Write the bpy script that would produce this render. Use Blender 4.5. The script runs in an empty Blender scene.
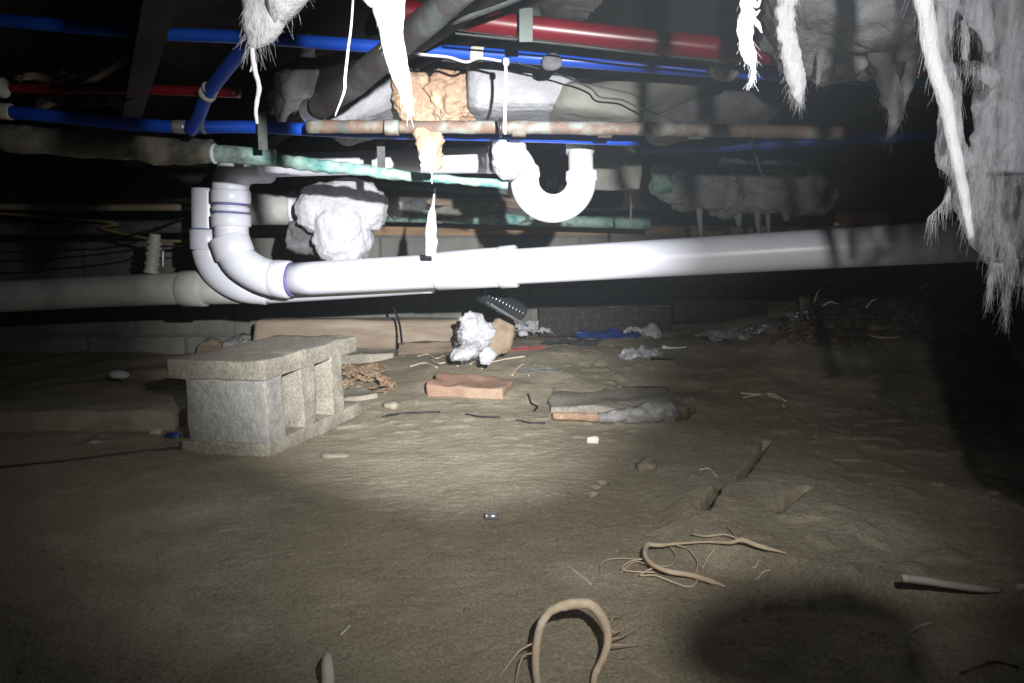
import bpy, bmesh, math, random
import numpy as np
from mathutils import Vector, Matrix, noise as mn

random.seed(7)
SC = bpy.context.scene
COL = SC.collection
# ---------------------------------------------------------------- camera
F = 740.0
PITCH = math.atan(81.5 / F)
CAM_Z = 0.4
cam_d = bpy.data.cameras.new('camera')
cam_d.sensor_width = 36.0
cam_d.lens = F * 36.0 / 1024.0
cam_d.clip_start = 0.02
cam = bpy.data.objects.new('camera', cam_d)
cam.location = (0, 0, CAM_Z)
cam.rotation_euler = (math.pi / 2 - PITCH, 0, 0)
COL.objects.link(cam)
SC.camera = cam
# ---------------------------------------------------------------- world, lamps, exposure
w = bpy.data.worlds.new('crawl_space_air'); SC.world = w
w.use_nodes = True
w.node_tree.nodes['Background'].inputs[0].default_value = (0.55, 0.65, 0.9, 1)
w.node_tree.nodes['Background'].inputs[1].default_value = 0.012
LPOS = Vector((0.149, 0.02, 0.555))

def spot(name, target, power, deg, blend, rad, col=(1, 0.985, 0.95)):
    l = bpy.data.lights.new(name, 'SPOT')
    l.energy = power; l.spot_size = math.radians(deg); l.spot_blend = blend
    l.shadow_soft_size = rad; l.color = col
    o = bpy.data.objects.new(name, l); o.location = LPOS
    o.rotation_euler = (Vector(target) - LPOS).to_track_quat('-Z', 'Y').to_euler()
    COL.objects.link(o)
    return o
spot('torch_hot_beam', (-0.175, 1.8, 0.325), 400, 41, 1.0, 0.009, (0.97, 0.985, 1.0))
spot('torch_spill', (-0.02, 1.7, 0.32), 41, 84, 1.0, 0.009, (1.0, 0.985, 0.95))
SC.view_settings.view_transform = 'Standard'
SC.view_settings.look = 'None'
SC.view_settings.exposure = 0.0
SC.view_settings.gamma = 1.0
SC.view_settings.use_curve_mapping = False

# ---------------------------------------------------------------- pixel -> world point at depth Y (metres in front of the camera)
CP, SP = math.cos(PITCH), math.sin(PITCH)
def P(px, py, Y):
    u = (px - 512.0) / F; v = -(py - 341.5) / F
    d = Vector((u, CP + SP * v, CP * v - SP))
    return Vector((0, 0, CAM_Z)) + d * (Y / d.y)
def pxm(Y, n=1.0):            # n pixels in metres at depth Y
    return n * Y / F

# ---------------------------------------------------------------- numpy value noise and the ground height
_rs = np.random.RandomState(5)
_T = _rs.rand(256, 256)
def vn(x, y):
    xi = np.floor(x).astype(int); yi = np.floor(y).astype(int)
    fx = x - xi; fy = y - yi
    fx = fx * fx * (3 - 2 * fx); fy = fy * fy * (3 - 2 * fy)
    a = _T[xi % 256, yi % 256]; b = _T[(xi + 1) % 256, yi % 256]
    c = _T[xi % 256, (yi + 1) % 256]; d = _T[(xi + 1) % 256, (yi + 1) % 256]
    return (a * (1 - fx) + b * fx) * (1 - fy) + (c * (1 - fx) + d * fx) * fy - 0.5
def sst(a, b, x):
    t = np.clip((x - a) / (b - a), 0, 1)
    return t * t * (3 - 2 * t)
def poly_dist(x, y, pts):
    best = np.full(np.shape(x), 9.0)
    for (ax, ay), (bx, by) in zip(pts, pts[1:]):
        dx, dy = bx - ax, by - ay
        t = np.clip(((x - ax) * dx + (y - ay) * dy) / (dx * dx + dy * dy), 0, 1)
        best = np.minimum(best, np.hypot(x - ax - t * dx, y - ay - t * dy))
    return best
def flat(px, py):             # point on the z = 0 plane
    q = P(px, py, 1.0); d = q - Vector((0, 0, CAM_Z))
    t = -CAM_Z / d.z
    return (d.x * t, d.y * t)
CRACK = [flat(766, 443), flat(757, 458), flat(742, 478), flat(738, 488), flat(722, 500), flat(714, 512), flat(704, 530)]
CRACK2 = [flat(806, 509), flat(796, 513), flat(788, 522), flat(776, 530)]
CRACK3 = [flat(641, 462), flat(636, 470), flat(606, 484), flat(596, 492), flat(590, 505)]
MOUND = flat(880, 545)
def gh(x, y):
    x = np.asarray(x, float); y = np.asarray(y, float)
    z = 0.022 * vn(x * 1.7 + 3, y * 1.7 + 9) + 0.007 * vn(x * 5 + 31, y * 5 + 2)
    wet = 0.5 + vn(x * 2.2 + 80, y * 2.2 + 11)
    z = z + 0.0025 * vn(x * 16, y * 16) * (0.6 + wet)
    r = vn(x * 42 + 7, y * 42 + 5)
    z = z + 0.0022 * np.abs(r) * wet + 0.0016 * vn(x * 95, y * 95) + 0.0016 * vn(x * 210, y * 210)
    # clods
    c = vn(x * 27 + 50, y * 27 + 60)
    z = z + 0.004 * sst(0.17, 0.32, c) * sst(0.0, 0.9, wet + x * 0.5)
    # dug out mound in the right foreground with a crumbly lip
    d = np.hypot((x - MOUND[0] - 0.02) / 0.34, (y - MOUND[1] - 0.02) / 0.24) + 0.35 * vn(x * 9 + 4, y * 9 + 6)
    z = z + 0.026 * (1 - sst(0.80, 1.02, d))
    # plate of dried earth right of the crack
    z = z + 0.014 * sst(0.03, -0.02, (x - CRACK[3][0]) * 0.9 - (y - CRACK[3][1]) * 0.5) * 0 - 0.085 * np.exp(-(np.maximum(poly_dist(x, y, CRACK) + 0.006 * vn(x * 28, y * 28), 0) / 0.0056) ** 4) * (0.6 + 0.8 * sst(1.2, 1.45, y))
    z = z - 0.07 * np.exp(-(np.maximum(poly_dist(x, y, CRACK2) + 0.009 * vn(x * 25, y * 25), 0) / 0.0052) ** 4)
    z = z - 0.05 * np.exp(-(np.maximum(poly_dist(x, y, CRACK3) + 0.006 + 0.02 * vn(x * 60, y * 60), 0) / 0.0048) ** 4)
    # the earth banks up against the back wall, most of all on the right
    bank = 0.02 + 0.09 * sst(-1.1, 0.2, x) + 0.13 * sst(0.35, 1.3, x)
    z = z + bank * sst(1.75, 2.9, y) + 0.02 * sst(1.8, 2.2, y) * vn(x * 8 + 1, y * 8 + 3)
    return z
_gx = np.arange(-3.5, 3.5, 0.01); _gy = np.arange(-0.6, 3.3, 0.01)
_GG = gh(*np.meshgrid(_gx, _gy)).tolist()
def g1(x, y):
    fx = min(max((x + 3.5) / 0.01, 0), 698); fy = min(max((y + 0.6) / 0.01, 0), 388)
    i, j = int(fx), int(fy); fx -= i; fy -= j
    a, b = _GG[j], _GG[j + 1]
    return (a[i] * (1 - fx) + a[i + 1] * fx) * (1 - fy) + (b[i] * (1 - fx) + b[i + 1] * fx) * fy
def G(px, py, lift=0.0):      # ray to ground
    o = Vector((0, 0, CAM_Z)); d = P(px, py, 1.0) - o
    t = 0.3
    while t < 3.2:
        q = o + d * t
        if q.z <= g1(q.x, q.y) or q.y > 2.9: break
        t += 0.01
    return Vector((q.x, q.y, g1(q.x, q.y) + lift))

# ---------------------------------------------------------------- materials
def ramp(nt, fac, stops):
    r = nt.nodes.new('ShaderNodeValToRGB')
    e = r.color_ramp.elements
    while len(e) < len(stops): e.new(0.5)
    for i, (p, c) in enumerate(stops):
        e[i].position = p; e[i].color = (*c, 1)
    nt.links.new(fac, r.inputs[0])
    return r.outputs[0]
def mat(name, c1, c2=None, scale=8.0, rough=0.7, bump=0.2, bscale=None, metal=0.0, stretch=(1, 1, 1),
        c3=None, detail=6.0, dist=0.002, alpha=None, grain=None, transl=0.0, coat=0.0, spec=0.5, c2pos=(0.4, 0.6), world=False):
    m = bpy.data.materials.new(name); m.use_nodes = True
    nt = m.node_tree; b = nt.nodes['Principled BSDF']
    tc = nt.nodes.new('ShaderNodeTexCoord'); mp = nt.nodes.new('ShaderNodeMapping')
    mp.inputs['Scale'].default_value = stretch
    nt.links.new(tc.outputs['Object'], mp.inputs[0])
    if world:
        g = nt.nodes.new('ShaderNodeNewGeometry'); nt.links.new(g.outputs['Position'], mp.inputs[0])
    n = nt.nodes.new('ShaderNodeTexNoise'); n.inputs['Scale'].default_value = scale
    n.inputs['Detail'].default_value = detail; n.inputs['Roughness'].default_value = 0.6
    nt.links.new(mp.outputs[0], n.inputs['Vector'])
    c2 = c2 or tuple(x * 0.8 for x in c1)
    st = [(c2pos[0], c1), (c2pos[1], c2)]
    if c3: st = [(c2pos[0] - 0.06, c1), (0.5, c2), (c2pos[1] + 0.06, c3)]
    colo = ramp(nt, n.outputs[0], st)
    if grain:
        gn = nt.nodes.new('ShaderNodeTexNoise'); gn.inputs['Scale'].default_value = grain[0]; gn.inputs['Detail'].default_value = 3
        nt.links.new(mp.outputs[0], gn.inputs['Vector'])
        gr = ramp(nt, gn.outputs[0], [(0.32, (grain[1],) * 3), (0.52, (0.95,) * 3), (0.72, (grain[2],) * 3)])
        gm = nt.nodes.new('ShaderNodeMix'); gm.data_type = 'RGBA'; gm.blend_type = 'MULTIPLY'; gm.inputs[0].default_value = 1.0
        nt.links.new(colo, gm.inputs[6]); nt.links.new(gr, gm.inputs[7]); colo = gm.outputs[2]
    nt.links.new(colo, b.inputs['Base Color'])
    b.inputs['Roughness'].default_value = rough
    b.inputs['Metallic'].default_value = metal
    b.inputs['Specular IOR Level'].default_value = spec
    b.inputs['Coat Weight'].default_value = coat
    if bump:
        n2 = nt.nodes.new('ShaderNodeTexNoise'); n2.inputs['Scale'].default_value = bscale or scale * 6
        n2.inputs['Detail'].default_value = 8; n2.inputs['Roughness'].default_value = 0.65
        nt.links.new(mp.outputs[0], n2.inputs['Vector'])
        bp = nt.nodes.new('ShaderNodeBump'); bp.inputs['Strength'].default_value = bump
        bp.inputs['Distance'].default_value = dist
        nt.links.new(n2.outputs[0], bp.inputs['Height']); nt.links.new(bp.outputs[0], b.inputs['Normal'])
    out = nt.nodes['Material Output']; sh = b.outputs[0]
    if transl:
        t = nt.nodes.new('ShaderNodeBsdfTranslucent'); t.inputs[0].default_value = (*c1, 1)
        mx = nt.nodes.new('ShaderNodeMixShader'); mx.inputs[0].default_value = transl
        nt.links.new(sh, mx.inputs[1]); nt.links.new(t.outputs[0], mx.inputs[2]); sh = mx.outputs[0]
    if alpha:                 # (noise scale, low, high): thin places in matted fibre or film
        na = nt.nodes.new('ShaderNodeTexNoise'); na.inputs['Scale'].default_value = alpha[0]
        na.inputs['Detail'].default_value = 6; na.inputs['Roughness'].default_value = 0.7
        mpa = nt.nodes.new('ShaderNodeMapping'); mpa.inputs['Scale'].default_value = stretch
        nt.links.new(tc.outputs['Object'], mpa.inputs[0]); nt.links.new(mpa.outputs[0], na.inputs['Vector'])
        mr = nt.nodes.new('ShaderNodeMapRange'); mr.inputs[1].default_value = alpha[1]; mr.inputs[2].default_value = alpha[2]
        nt.links.new(na.outputs[0], mr.inputs[0])
        tr = nt.nodes.new('ShaderNodeBsdfTransparent'); mx = nt.nodes.new('ShaderNodeMixShader')
        nt.links.new(mr.outputs[0], mx.inputs[0]); nt.links.new(tr.outputs[0], mx.inputs[1]); nt.links.new(sh, mx.inputs[2]); sh = mx.outputs[0]
    nt.links.new(sh, out.inputs[0])
    return m
M = {}
M['earth'] = mat('damp_earth', (0.47, 0.415, 0.315), (0.37, 0.32, 0.235), 3.2, 0.95, 1.0, 90, c3=(0.54, 0.48, 0.37), detail=14, dist=0.003, spec=0.12, world=True, grain=(280, 0.68, 1.2))
M['pebble'] = mat('clod_and_pebble', (0.30, 0.25, 0.18), (0.38, 0.32, 0.24), 9, 0.95, 0.6, 90, spec=0.2)
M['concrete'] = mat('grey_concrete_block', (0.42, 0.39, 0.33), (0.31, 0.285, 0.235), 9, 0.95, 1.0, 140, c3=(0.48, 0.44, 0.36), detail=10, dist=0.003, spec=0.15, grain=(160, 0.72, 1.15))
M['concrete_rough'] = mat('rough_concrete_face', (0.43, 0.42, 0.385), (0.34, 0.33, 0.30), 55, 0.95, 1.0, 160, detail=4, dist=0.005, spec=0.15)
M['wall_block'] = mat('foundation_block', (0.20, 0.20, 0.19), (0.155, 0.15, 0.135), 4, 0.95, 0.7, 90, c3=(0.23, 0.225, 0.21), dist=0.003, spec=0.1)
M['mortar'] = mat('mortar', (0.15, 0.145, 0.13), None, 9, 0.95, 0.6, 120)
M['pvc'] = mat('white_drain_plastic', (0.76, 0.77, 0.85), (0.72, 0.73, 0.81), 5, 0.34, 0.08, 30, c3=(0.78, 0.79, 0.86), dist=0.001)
M['pvc_grey'] = mat('grey_drain_plastic', (0.55, 0.55, 0.53), (0.44, 0.435, 0.41), 5, 0.5, 0.15, 50, c3=(0.60, 0.60, 0.58))  # greyer drain plastic; on the trap outlet the grey paints in shade
M['primer'] = mat('purple_primer', (0.10, 0.10, 0.26), (0.17, 0.16, 0.36), 40, 0.5, 0)
M['blue'] = mat('blue_water_tube', (0.008, 0.06, 0.42), (0.012, 0.075, 0.47), 6, 0.34, 0.03)
M['blue_dim'] = mat('dusty_blue_tube', (0.012, 0.055, 0.36), (0.02, 0.07, 0.40), 6, 0.5, 0.1)
M['red'] = mat('red_water_tube', (0.17, 0.006, 0.014), (0.12, 0.005, 0.010), 6, 0.35, 0.03)
M['clamp'] = mat('pale_plastic_clamp', (0.62, 0.58, 0.48), (0.48, 0.45, 0.38), 30, 0.6, 0.1)
M['copper_old'] = mat('tarnished_copper', (0.075, 0.085, 0.08), (0.14, 0.085, 0.06), 22, 0.75, 0.8, 70, metal=0.0, c3=(0.20, 0.23, 0.21), stretch=(1, 1, 1), dist=0.002)
M['verdigris'] = mat('green_copper', (0.05, 0.20, 0.19), (0.28, 0.42, 0.37), 17, 0.7, 0.8, 70, metal=0.1, c3=(0.10, 0.11, 0.10), dist=0.003)
M['duct'] = mat('dusty_grey_pipe', (0.085, 0.085, 0.083), (0.11, 0.13, 0.12), 14, 0.75, 0.5, 50, c3=(0.06, 0.048, 0.045))
M['duct_patchy'] = mat('patchy_old_pipe', (0.055, 0.045, 0.042), (0.085, 0.08, 0.08), 9, 0.75, 0.6, 50, c3=(0.16, 0.22, 0.21), c2pos=(0.46, 0.60))
M['foamwrap'] = mat('dusty_foam_sleeve', (0.115, 0.115, 0.10), (0.21, 0.19, 0.145), 14, 0.95, 0.8, 60, c3=(0.075, 0.085, 0.08), dist=0.004)
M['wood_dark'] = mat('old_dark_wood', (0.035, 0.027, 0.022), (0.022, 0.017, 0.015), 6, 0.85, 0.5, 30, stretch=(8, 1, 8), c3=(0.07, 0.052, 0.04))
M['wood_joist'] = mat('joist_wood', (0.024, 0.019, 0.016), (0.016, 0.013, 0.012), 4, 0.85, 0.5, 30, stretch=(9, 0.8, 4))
M['wood_tan'] = mat('weathered_tan_wood', (0.34, 0.275, 0.21), (0.27, 0.205, 0.15), 3, 0.85, 0.5, 24, stretch=(1, 7, 7), c3=(0.36, 0.30, 0.235))
M['wood_grey'] = mat('weathered_brown_wood', (0.24, 0.18, 0.13), (0.13, 0.095, 0.07), 5, 0.9, 0.6, 24, stretch=(1, 7, 7))
M['sill'] = mat('stained_sill_wood', (0.30, 0.19, 0.10), (0.20, 0.13, 0.075), 5, 0.85, 0.4, 24, stretch=(1, 7, 7))
M['felt'] = mat('black_building_felt', (0.05, 0.05, 0.052), (0.09, 0.09, 0.09), 18, 0.9, 0.6, 60)
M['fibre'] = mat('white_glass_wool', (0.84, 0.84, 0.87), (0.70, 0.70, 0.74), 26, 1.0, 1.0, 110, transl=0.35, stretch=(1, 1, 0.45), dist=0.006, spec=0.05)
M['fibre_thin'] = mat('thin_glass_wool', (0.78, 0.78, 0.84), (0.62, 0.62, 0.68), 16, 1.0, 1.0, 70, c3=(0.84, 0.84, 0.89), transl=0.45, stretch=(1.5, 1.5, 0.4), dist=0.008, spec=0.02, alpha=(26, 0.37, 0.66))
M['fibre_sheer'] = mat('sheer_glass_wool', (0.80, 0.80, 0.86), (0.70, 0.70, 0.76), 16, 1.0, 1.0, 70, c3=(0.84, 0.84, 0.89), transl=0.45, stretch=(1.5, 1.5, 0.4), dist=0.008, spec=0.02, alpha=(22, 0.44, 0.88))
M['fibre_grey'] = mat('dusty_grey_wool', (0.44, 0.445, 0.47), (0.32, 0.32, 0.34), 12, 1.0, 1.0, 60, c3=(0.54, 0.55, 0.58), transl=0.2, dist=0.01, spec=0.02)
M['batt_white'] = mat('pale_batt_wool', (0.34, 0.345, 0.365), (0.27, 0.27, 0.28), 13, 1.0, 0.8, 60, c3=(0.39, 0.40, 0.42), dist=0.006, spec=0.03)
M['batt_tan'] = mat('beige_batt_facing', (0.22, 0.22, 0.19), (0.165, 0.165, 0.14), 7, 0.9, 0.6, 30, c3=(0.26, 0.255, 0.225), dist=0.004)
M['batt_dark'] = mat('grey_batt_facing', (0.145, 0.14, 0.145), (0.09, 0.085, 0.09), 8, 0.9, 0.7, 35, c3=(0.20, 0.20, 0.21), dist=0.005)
M['foam_tan'] = mat('orange_spray_foam', (0.50, 0.34, 0.22), (0.32, 0.205, 0.135), 16, 0.9, 0.9, 60, c3=(0.62, 0.45, 0.31), dist=0.006)
M['thread'] = mat('glass_thread', (0.78, 0.78, 0.80), (0.68, 0.68, 0.70), 30, 0.9, 0, transl=0.2)
M['wire_black'] = mat('black_wire', (0.02, 0.02, 0.022), None, 5, 0.5, 0)
M['wire_yellow'] = mat('yellowed_wire', (0.25, 0.20, 0.09), None, 5, 0.6, 0)
M['brick'] = mat('worn_red_brick', (0.40, 0.235, 0.17), (0.34, 0.22, 0.16), 9, 0.95, 0.9, 90, c3=(0.42, 0.32, 0.23), dist=0.003, spec=0.1)
M['stone'] = mat('dusty_slab', (0.33, 0.30, 0.24), (0.25, 0.22, 0.17), 7, 0.95, 0.8, 70, c3=(0.38, 0.34, 0.27), dist=0.003, spec=0.1)
M['root'] = mat('pale_root', (0.78, 0.65, 0.50), (0.62, 0.49, 0.35), 30, 0.85, 0.7, 120, c3=(0.72, 0.60, 0.45), dist=0.002)
M['root_dark'] = mat('dark_root', (0.22, 0.165, 0.11), (0.10, 0.072, 0.05), 20, 0.9, 0.7, 80, c3=(0.38, 0.30, 0.20))
M['stick'] = mat('pale_stick', (0.82, 0.78, 0.70), (0.68, 0.62, 0.52), 20, 0.8, 0.4, 80)
M['plastic'] = mat('crumpled_clear_plastic', (0.60, 0.62, 0.64), (0.42, 0.43, 0.44), 16, 0.22, 0.8, 40, c3=(0.72, 0.74, 0.78), dist=0.006, transl=0.2, alpha=(10, 0.2, 0.45))
M['plastic_grey'] = mat('dusty_grey_plastic', (0.33, 0.32, 0.31), (0.22, 0.21, 0.20), 16, 0.45, 0.8, 40, c3=(0.42, 0.42, 0.43), dist=0.006)
M['foil'] = mat('crumpled_foil', (0.62, 0.60, 0.68), (0.40, 0.38, 0.44), 16, 0.3, 0.8, 40, metal=0.6, dist=0.006)
M['blue_film'] = mat('blue_plastic_sheet', (0.02, 0.06, 0.28), (0.015, 0.04, 0.16), 10, 0.5, 0.5, 30)
M['red_film'] = mat('faded_red_plastic', (0.55, 0.13, 0.13), (0.42, 0.12, 0.11), 10, 0.6, 0.4, 30)
M['dark_film'] = mat('dark_green_tarp', (0.035, 0.05, 0.045), (0.07, 0.08, 0.07), 10, 0.6, 0.5, 30)
M['leaf'] = mat('dry_leaf', (0.42, 0.27, 0.16), (0.28, 0.18, 0.12), 30, 0.85, 0.5, 60, c3=(0.55, 0.40, 0.24))
M['hose'] = mat('black_corrugated_hose', (0.018, 0.02, 0.026), (0.03, 0.03, 0.036), 10, 0.22, 0.1)
M['metal'] = mat('dull_metal', (0.55, 0.55, 0.58), (0.42, 0.42, 0.44), 20, 0.35, 0.2, metal=0.7)
M['brown_paper'] = mat('brown_kraft_paper', (0.33, 0.25, 0.17), (0.24, 0.18, 0.12), 14, 0.9, 0.7, 40)

# ---------------------------------------------------------------- object helpers
def link(name, me, m=None, parent=None, smooth=True):
    if m: me.materials.append(M[m] if isinstance(m, str) else m)
    if smooth:
        me.polygons.foreach_set('use_smooth', [True] * len(me.polygons))
    o = bpy.data.objects.new(name, me); COL.objects.link(o)
    if parent:
        o.parent = parent
        o.matrix_parent_inverse = Matrix.Translation(parent.location).inverted()
    return o
def raw(name, vs, fs, m, parent=None, smooth=True):
    me = bpy.data.meshes.new(name); me.from_pydata([tuple(v) for v in vs], [], fs); me.update()
    return link(name, me, m, parent, smooth)
def frombm(name, bm, m, parent=None, smooth=True):
    me = bpy.data.meshes.new(name); bmesh.ops.recalc_face_normals(bm, faces=bm.faces); bm.to_mesh(me); bm.free()
    return link(name, me, m, parent, smooth)
def tag(o, label, cat, group=None, kind=None):
    o['label'] = label; o['category'] = cat
    if group: o['group'] = group
    if kind: o['kind'] = kind
    return o
def thing(name, label, cat, loc, group=None):
    o = bpy.data.objects.new(name, None); o.location = loc; o.empty_display_size = 0.03
    COL.objects.link(o)
    return tag(o, label, cat, group)
def struct(o): o['kind'] = 'structure'; return o
def catmull(pts, rs, n):
    P0 = [Vector(p) for p in pts]
    if len(P0) < 3:
        return [P0[0].lerp(P0[1], i / n) for i in range(n + 1)], [rs[0] + (rs[1] - rs[0]) * i / n for i in range(n + 1)]
    E = [P0[0] * 2 - P0[1]] + P0 + [P0[-1] * 2 - P0[-2]]
    out, ro = [], []
    for i in range(1, len(E) - 2):
        a, b, c, d = E[i - 1:i + 3]
        for k in range(n):
            t = k / n
            out.append(0.5 * ((2 * b) + (c - a) * t + (2 * a - 5 * b + 4 * c - d) * t * t + (3 * b - a - 3 * c + d) * t ** 3))
            ro.append(rs[i - 1] + (rs[i] - rs[i - 1]) * t)
    out.append(P0[-1]); ro.append(rs[-1])
    return out, ro
def tube_geo(pts, rs, seg=12, vs=None, fs=None, cap=True, flat_=1.0, nz=0.0, nf=20.0, seed=0.0):
    vs = [] if vs is None else vs; fs = [] if fs is None else fs
    base = len(vs); n = len(pts)
    t0 = (pts[1] - pts[0]).normalized()
    up = Vector((0, 1, 0)) if abs(t0.y) < 0.8 else Vector((0, 0, 1))
    nrm = (up - t0 * up.dot(t0)).normalized()
    for i in range(n):
        t = (pts[min(i + 1, n - 1)] - pts[max(i - 1, 0)])
        t = t.normalized() if t.length > 1e-9 else t0
        nrm = (nrm - t * nrm.dot(t))
        nrm = nrm.normalized() if nrm.length > 1e-6 else t.orthogonal().normalized()
        bi = t.cross(nrm)
        for k in range(seg):
            a = 2 * math.pi * k / seg
            d = nrm * math.cos(a) * flat_ + bi * math.sin(a)
            r = rs[i]
            v = pts[i] + d * r
            if nz:
                q = v * nf + Vector((seed, seed * 2, 0))
                v = pts[i] + d * r * (1 + nz * (mn.noise(q) + 0.5 * mn.noise(q * 2.3) + 0.3 * mn.noise(q * 5.1)))
            vs.append(v)
    for i in range(n - 1):
        for k in range(seg):
            a = base + i * seg + k; b = base + i * seg + (k + 1) % seg
            fs.append((a, b, b + seg, a + seg))
    if cap:
        fs.append(tuple(base + k for k in range(seg))[::-1])
        fs.append(tuple(base + (n - 1) * seg + k for k in range(seg)))
    return vs, fs
def tube(name, pts, r, m, parent=None, seg=14, n=8, **kw):
    rs = list(r) if isinstance(r, (list, tuple)) else [r] * len(pts)
    pp, rr = catmull(pts, rs, n)
    vs, fs = tube_geo(pp, rr, seg, **kw)
    return raw(name, vs, fs, m, parent)
def px_tube(name, pl, r, m, parent=None, **kw):   # pl: (px, py, Y)
    return tube(name, [P(*p) for p in pl], r, m, parent, **kw)
def box_geo(bm, c, s, rot=None, bev=0.0, jit=0.0):
    r = bmesh.ops.create_cube(bm, size=1.0)
    mt = Matrix.Translation(c) @ (rot.to_4x4() if rot else Matrix()) @ Matrix.Diagonal((*s, 1))
    for v in r['verts']:
        v.co = mt @ v.co
        if jit: v.co += Vector([random.uniform(-jit, jit) for _ in range(3)])
    if bev:
        es = set(e for v in r['verts'] for e in v.link_edges)
        bmesh.ops.bevel(bm, geom=list(es), offset=bev, segments=2, affect='EDGES', profile=0.6)
def box(name, c, s, m, parent=None, rot=None, bev=0.002, jit=0.0, smooth=False):
    bm = bmesh.new(); box_geo(bm, Vector(c), s, rot, bev, jit)
    return frombm(name, bm, m, parent, smooth)
def rough_box(name, c, s, m, parent=None, rot=None, cuts=8, amp=0.004, fr=18.0, bev=0.006):
    bm = bmesh.new(); box_geo(bm, Vector((0, 0, 0)), s, None, bev)
    bmesh.ops.subdivide_edges(bm, edges=[e for e in bm.edges if e.calc_length() > bev * 3], cuts=cuts, use_grid_fill=True)
    sd = Vector(c) * 7
    for v in bm.verts:
        q = v.co * fr + sd
        v.co += Vector((mn.noise(q), mn.noise(q + Vector((9, 0, 0))), mn.noise(q + Vector((0, 9, 0))))) * amp * 2
    mt = Matrix.Translation(c) @ (rot.to_4x4() if rot else Matrix())
    bm.transform(mt)
    return frombm(name, bm, m, parent, True)
def pillow(name, c, s, m, parent=None, rot=None, amp=0.15, fr=8.0, sub=4, pw=0.6, seed=0.0):
    bm = bmesh.new(); bmesh.ops.create_icosphere(bm, subdivisions=sub, radius=1.0)
    for v in bm.verts:
        d = v.co.normalized()
        q = Vector((math.copysign(abs(d.x) ** pw, d.x), math.copysign(abs(d.y) ** pw, d.y), math.copysign(abs(d.z) ** pw, d.z)))
        p = Vector((q.x * s[0], q.y * s[1], q.z * s[2]))
        k = p * fr + Vector((seed, seed * 1.7, seed * 0.3))
        nn = mn.noise(k) + 0.5 * mn.noise(k * 2.2) + 0.3 * mn.noise(k * 5) + 0.18 * mn.noise(k * 11)
        v.co = p + d * (amp * nn * (s[0] + s[1] + s[2]) / 3)
    bm.transform(Matrix.Translation(c) @ (rot.to_4x4() if rot else Matrix()))
    return frombm(name, bm, m, parent, True)
def fibres(name, anchors, m, parent=None, count=60, length=0.03, rad=0.0004, droop=0.5, spread=1.0, seed=1, seg=3, steps=6, label=None):
    rnd = random.Random(seed); vs, fs = [], []
    for i in range(count):
        a, r = rnd.choice(anchors)
        d = Vector((rnd.gauss(0, 1), rnd.gauss(0, 1), rnd.gauss(0, 1) * 0.6)).normalized()
        p = Vector(a) + d * r * 0.8
        L = length * rnd.uniform(0.4, 1.4)
        pts = [p.copy()]; v = d * spread * .55 + Vector((0, 0, -droop))
        for k in range(steps):
            v = v + Vector((rnd.gauss(0, .22), rnd.gauss(0, .22), rnd.gauss(0, .2) - droop * 0.3))
            p = p + v.normalized() * L / steps
            pts.append(p.copy())
        tube_geo(pts, [rad * (1 - 0.6 * k / steps) for k in range(steps + 1)], seg, vs, fs, cap=False)
    o = raw(name, vs, fs, m, parent); o['kind'] = 'stuff'
    if label: o['label'] = label
    return o
def tuft(name, label, pl, m='fibre', group=None, nz=0.45, nf=60, hair=80, hlen=0.03, flat_=0.7, seg=18, n=10, cat='insulation', droop=0.8, hr=0.00035, hm=None):
    """pl: (px, py, Y, half width in px) from the top down"""
    pts = [P(a, b, c) for a, b, c, _ in pl]; rs = [pxm(c, d) for _, _, c, d in pl]
    o = thing(name, label, cat, pts[0], group)
    pp, rr = catmull(pts, rs, n)
    vs, fs = tube_geo(pp, rr, seg, flat_=flat_, nz=nz, nf=nf, seed=pl[0][0] * .1)
    raw('wool', vs, fs, m, o)
    if hair: fibres('loose_fibres', list(zip(pp, rr)), hm or 'thread', o, hair * 3, hlen * .55, hr * .26, droop=droop, seed=int(pl[0][0] + 7 * abs(pl[0][1])) + 3)
    return o
def eul(x=0, y=0, z=0):
    from mathutils import Euler
    return Euler((math.radians(x), math.radians(y), math.radians(z))).to_matrix()
def sheet(name, c, w_, h_, m, parent=None, rot=None, amp=0.02, fr=20.0, nx=26, ny=20, thick=0.001, seed=0.0, ragged=0.25):
    """crumpled film lying or leaning, closed front and back"""
    top = []
    for j in range(ny + 1):
        for i in range(nx + 1):
            u = i / nx * 2 - 1; v = j / ny * 2 - 1
            e = 1 + ragged * mn.noise(Vector((u * 2.1 + seed, v * 2.1, seed))) + 0.5 * ragged * mn.noise(Vector((u * 6 + seed, v * 6, 3)))
            x = u * w_ / 2 * e * math.sqrt(1 - v * v * 0.35); y = v * h_ / 2 * e * math.sqrt(1 - u * u * 0.35)
            q = Vector((x * fr + seed, y * fr, seed))
            z = amp * (abs(mn.noise(q)) * 2 + abs(mn.noise(q * 2.3)) - 0.4 + 0.4 * abs(mn.noise(q * 5)))
            top.append(Vector((x, y, z)))
    n = len(top); vs = top + [v - Vector((0, 0, thick)) for v in top]; fs = []
    for j in range(ny):
        for i in range(nx):
            a = j * (nx + 1) + i
            fs.append((a, a + 1, a + nx + 2, a + nx + 1)); fs.append((n + a, n + a + nx + 1, n + a + nx + 2, n + a + 1))
    rim = [i for i in range(nx + 1)] + [(j + 1) * (nx + 1) - 1 for j in range(1, ny + 1)] + [ny * (nx + 1) + i for i in range(nx - 1, -1, -1)] + [j * (nx + 1) for j in range(ny - 1, 0, -1)]
    for a, b in zip(rim, rim[1:] + rim[:1]): fs.append((b, a, n + a, n + b))
    mt = Matrix.Translation(c) @ (rot.to_4x4() if rot else Matrix())
    return raw(name, [mt @ v for v in vs], fs, m, parent, smooth=False)

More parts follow.
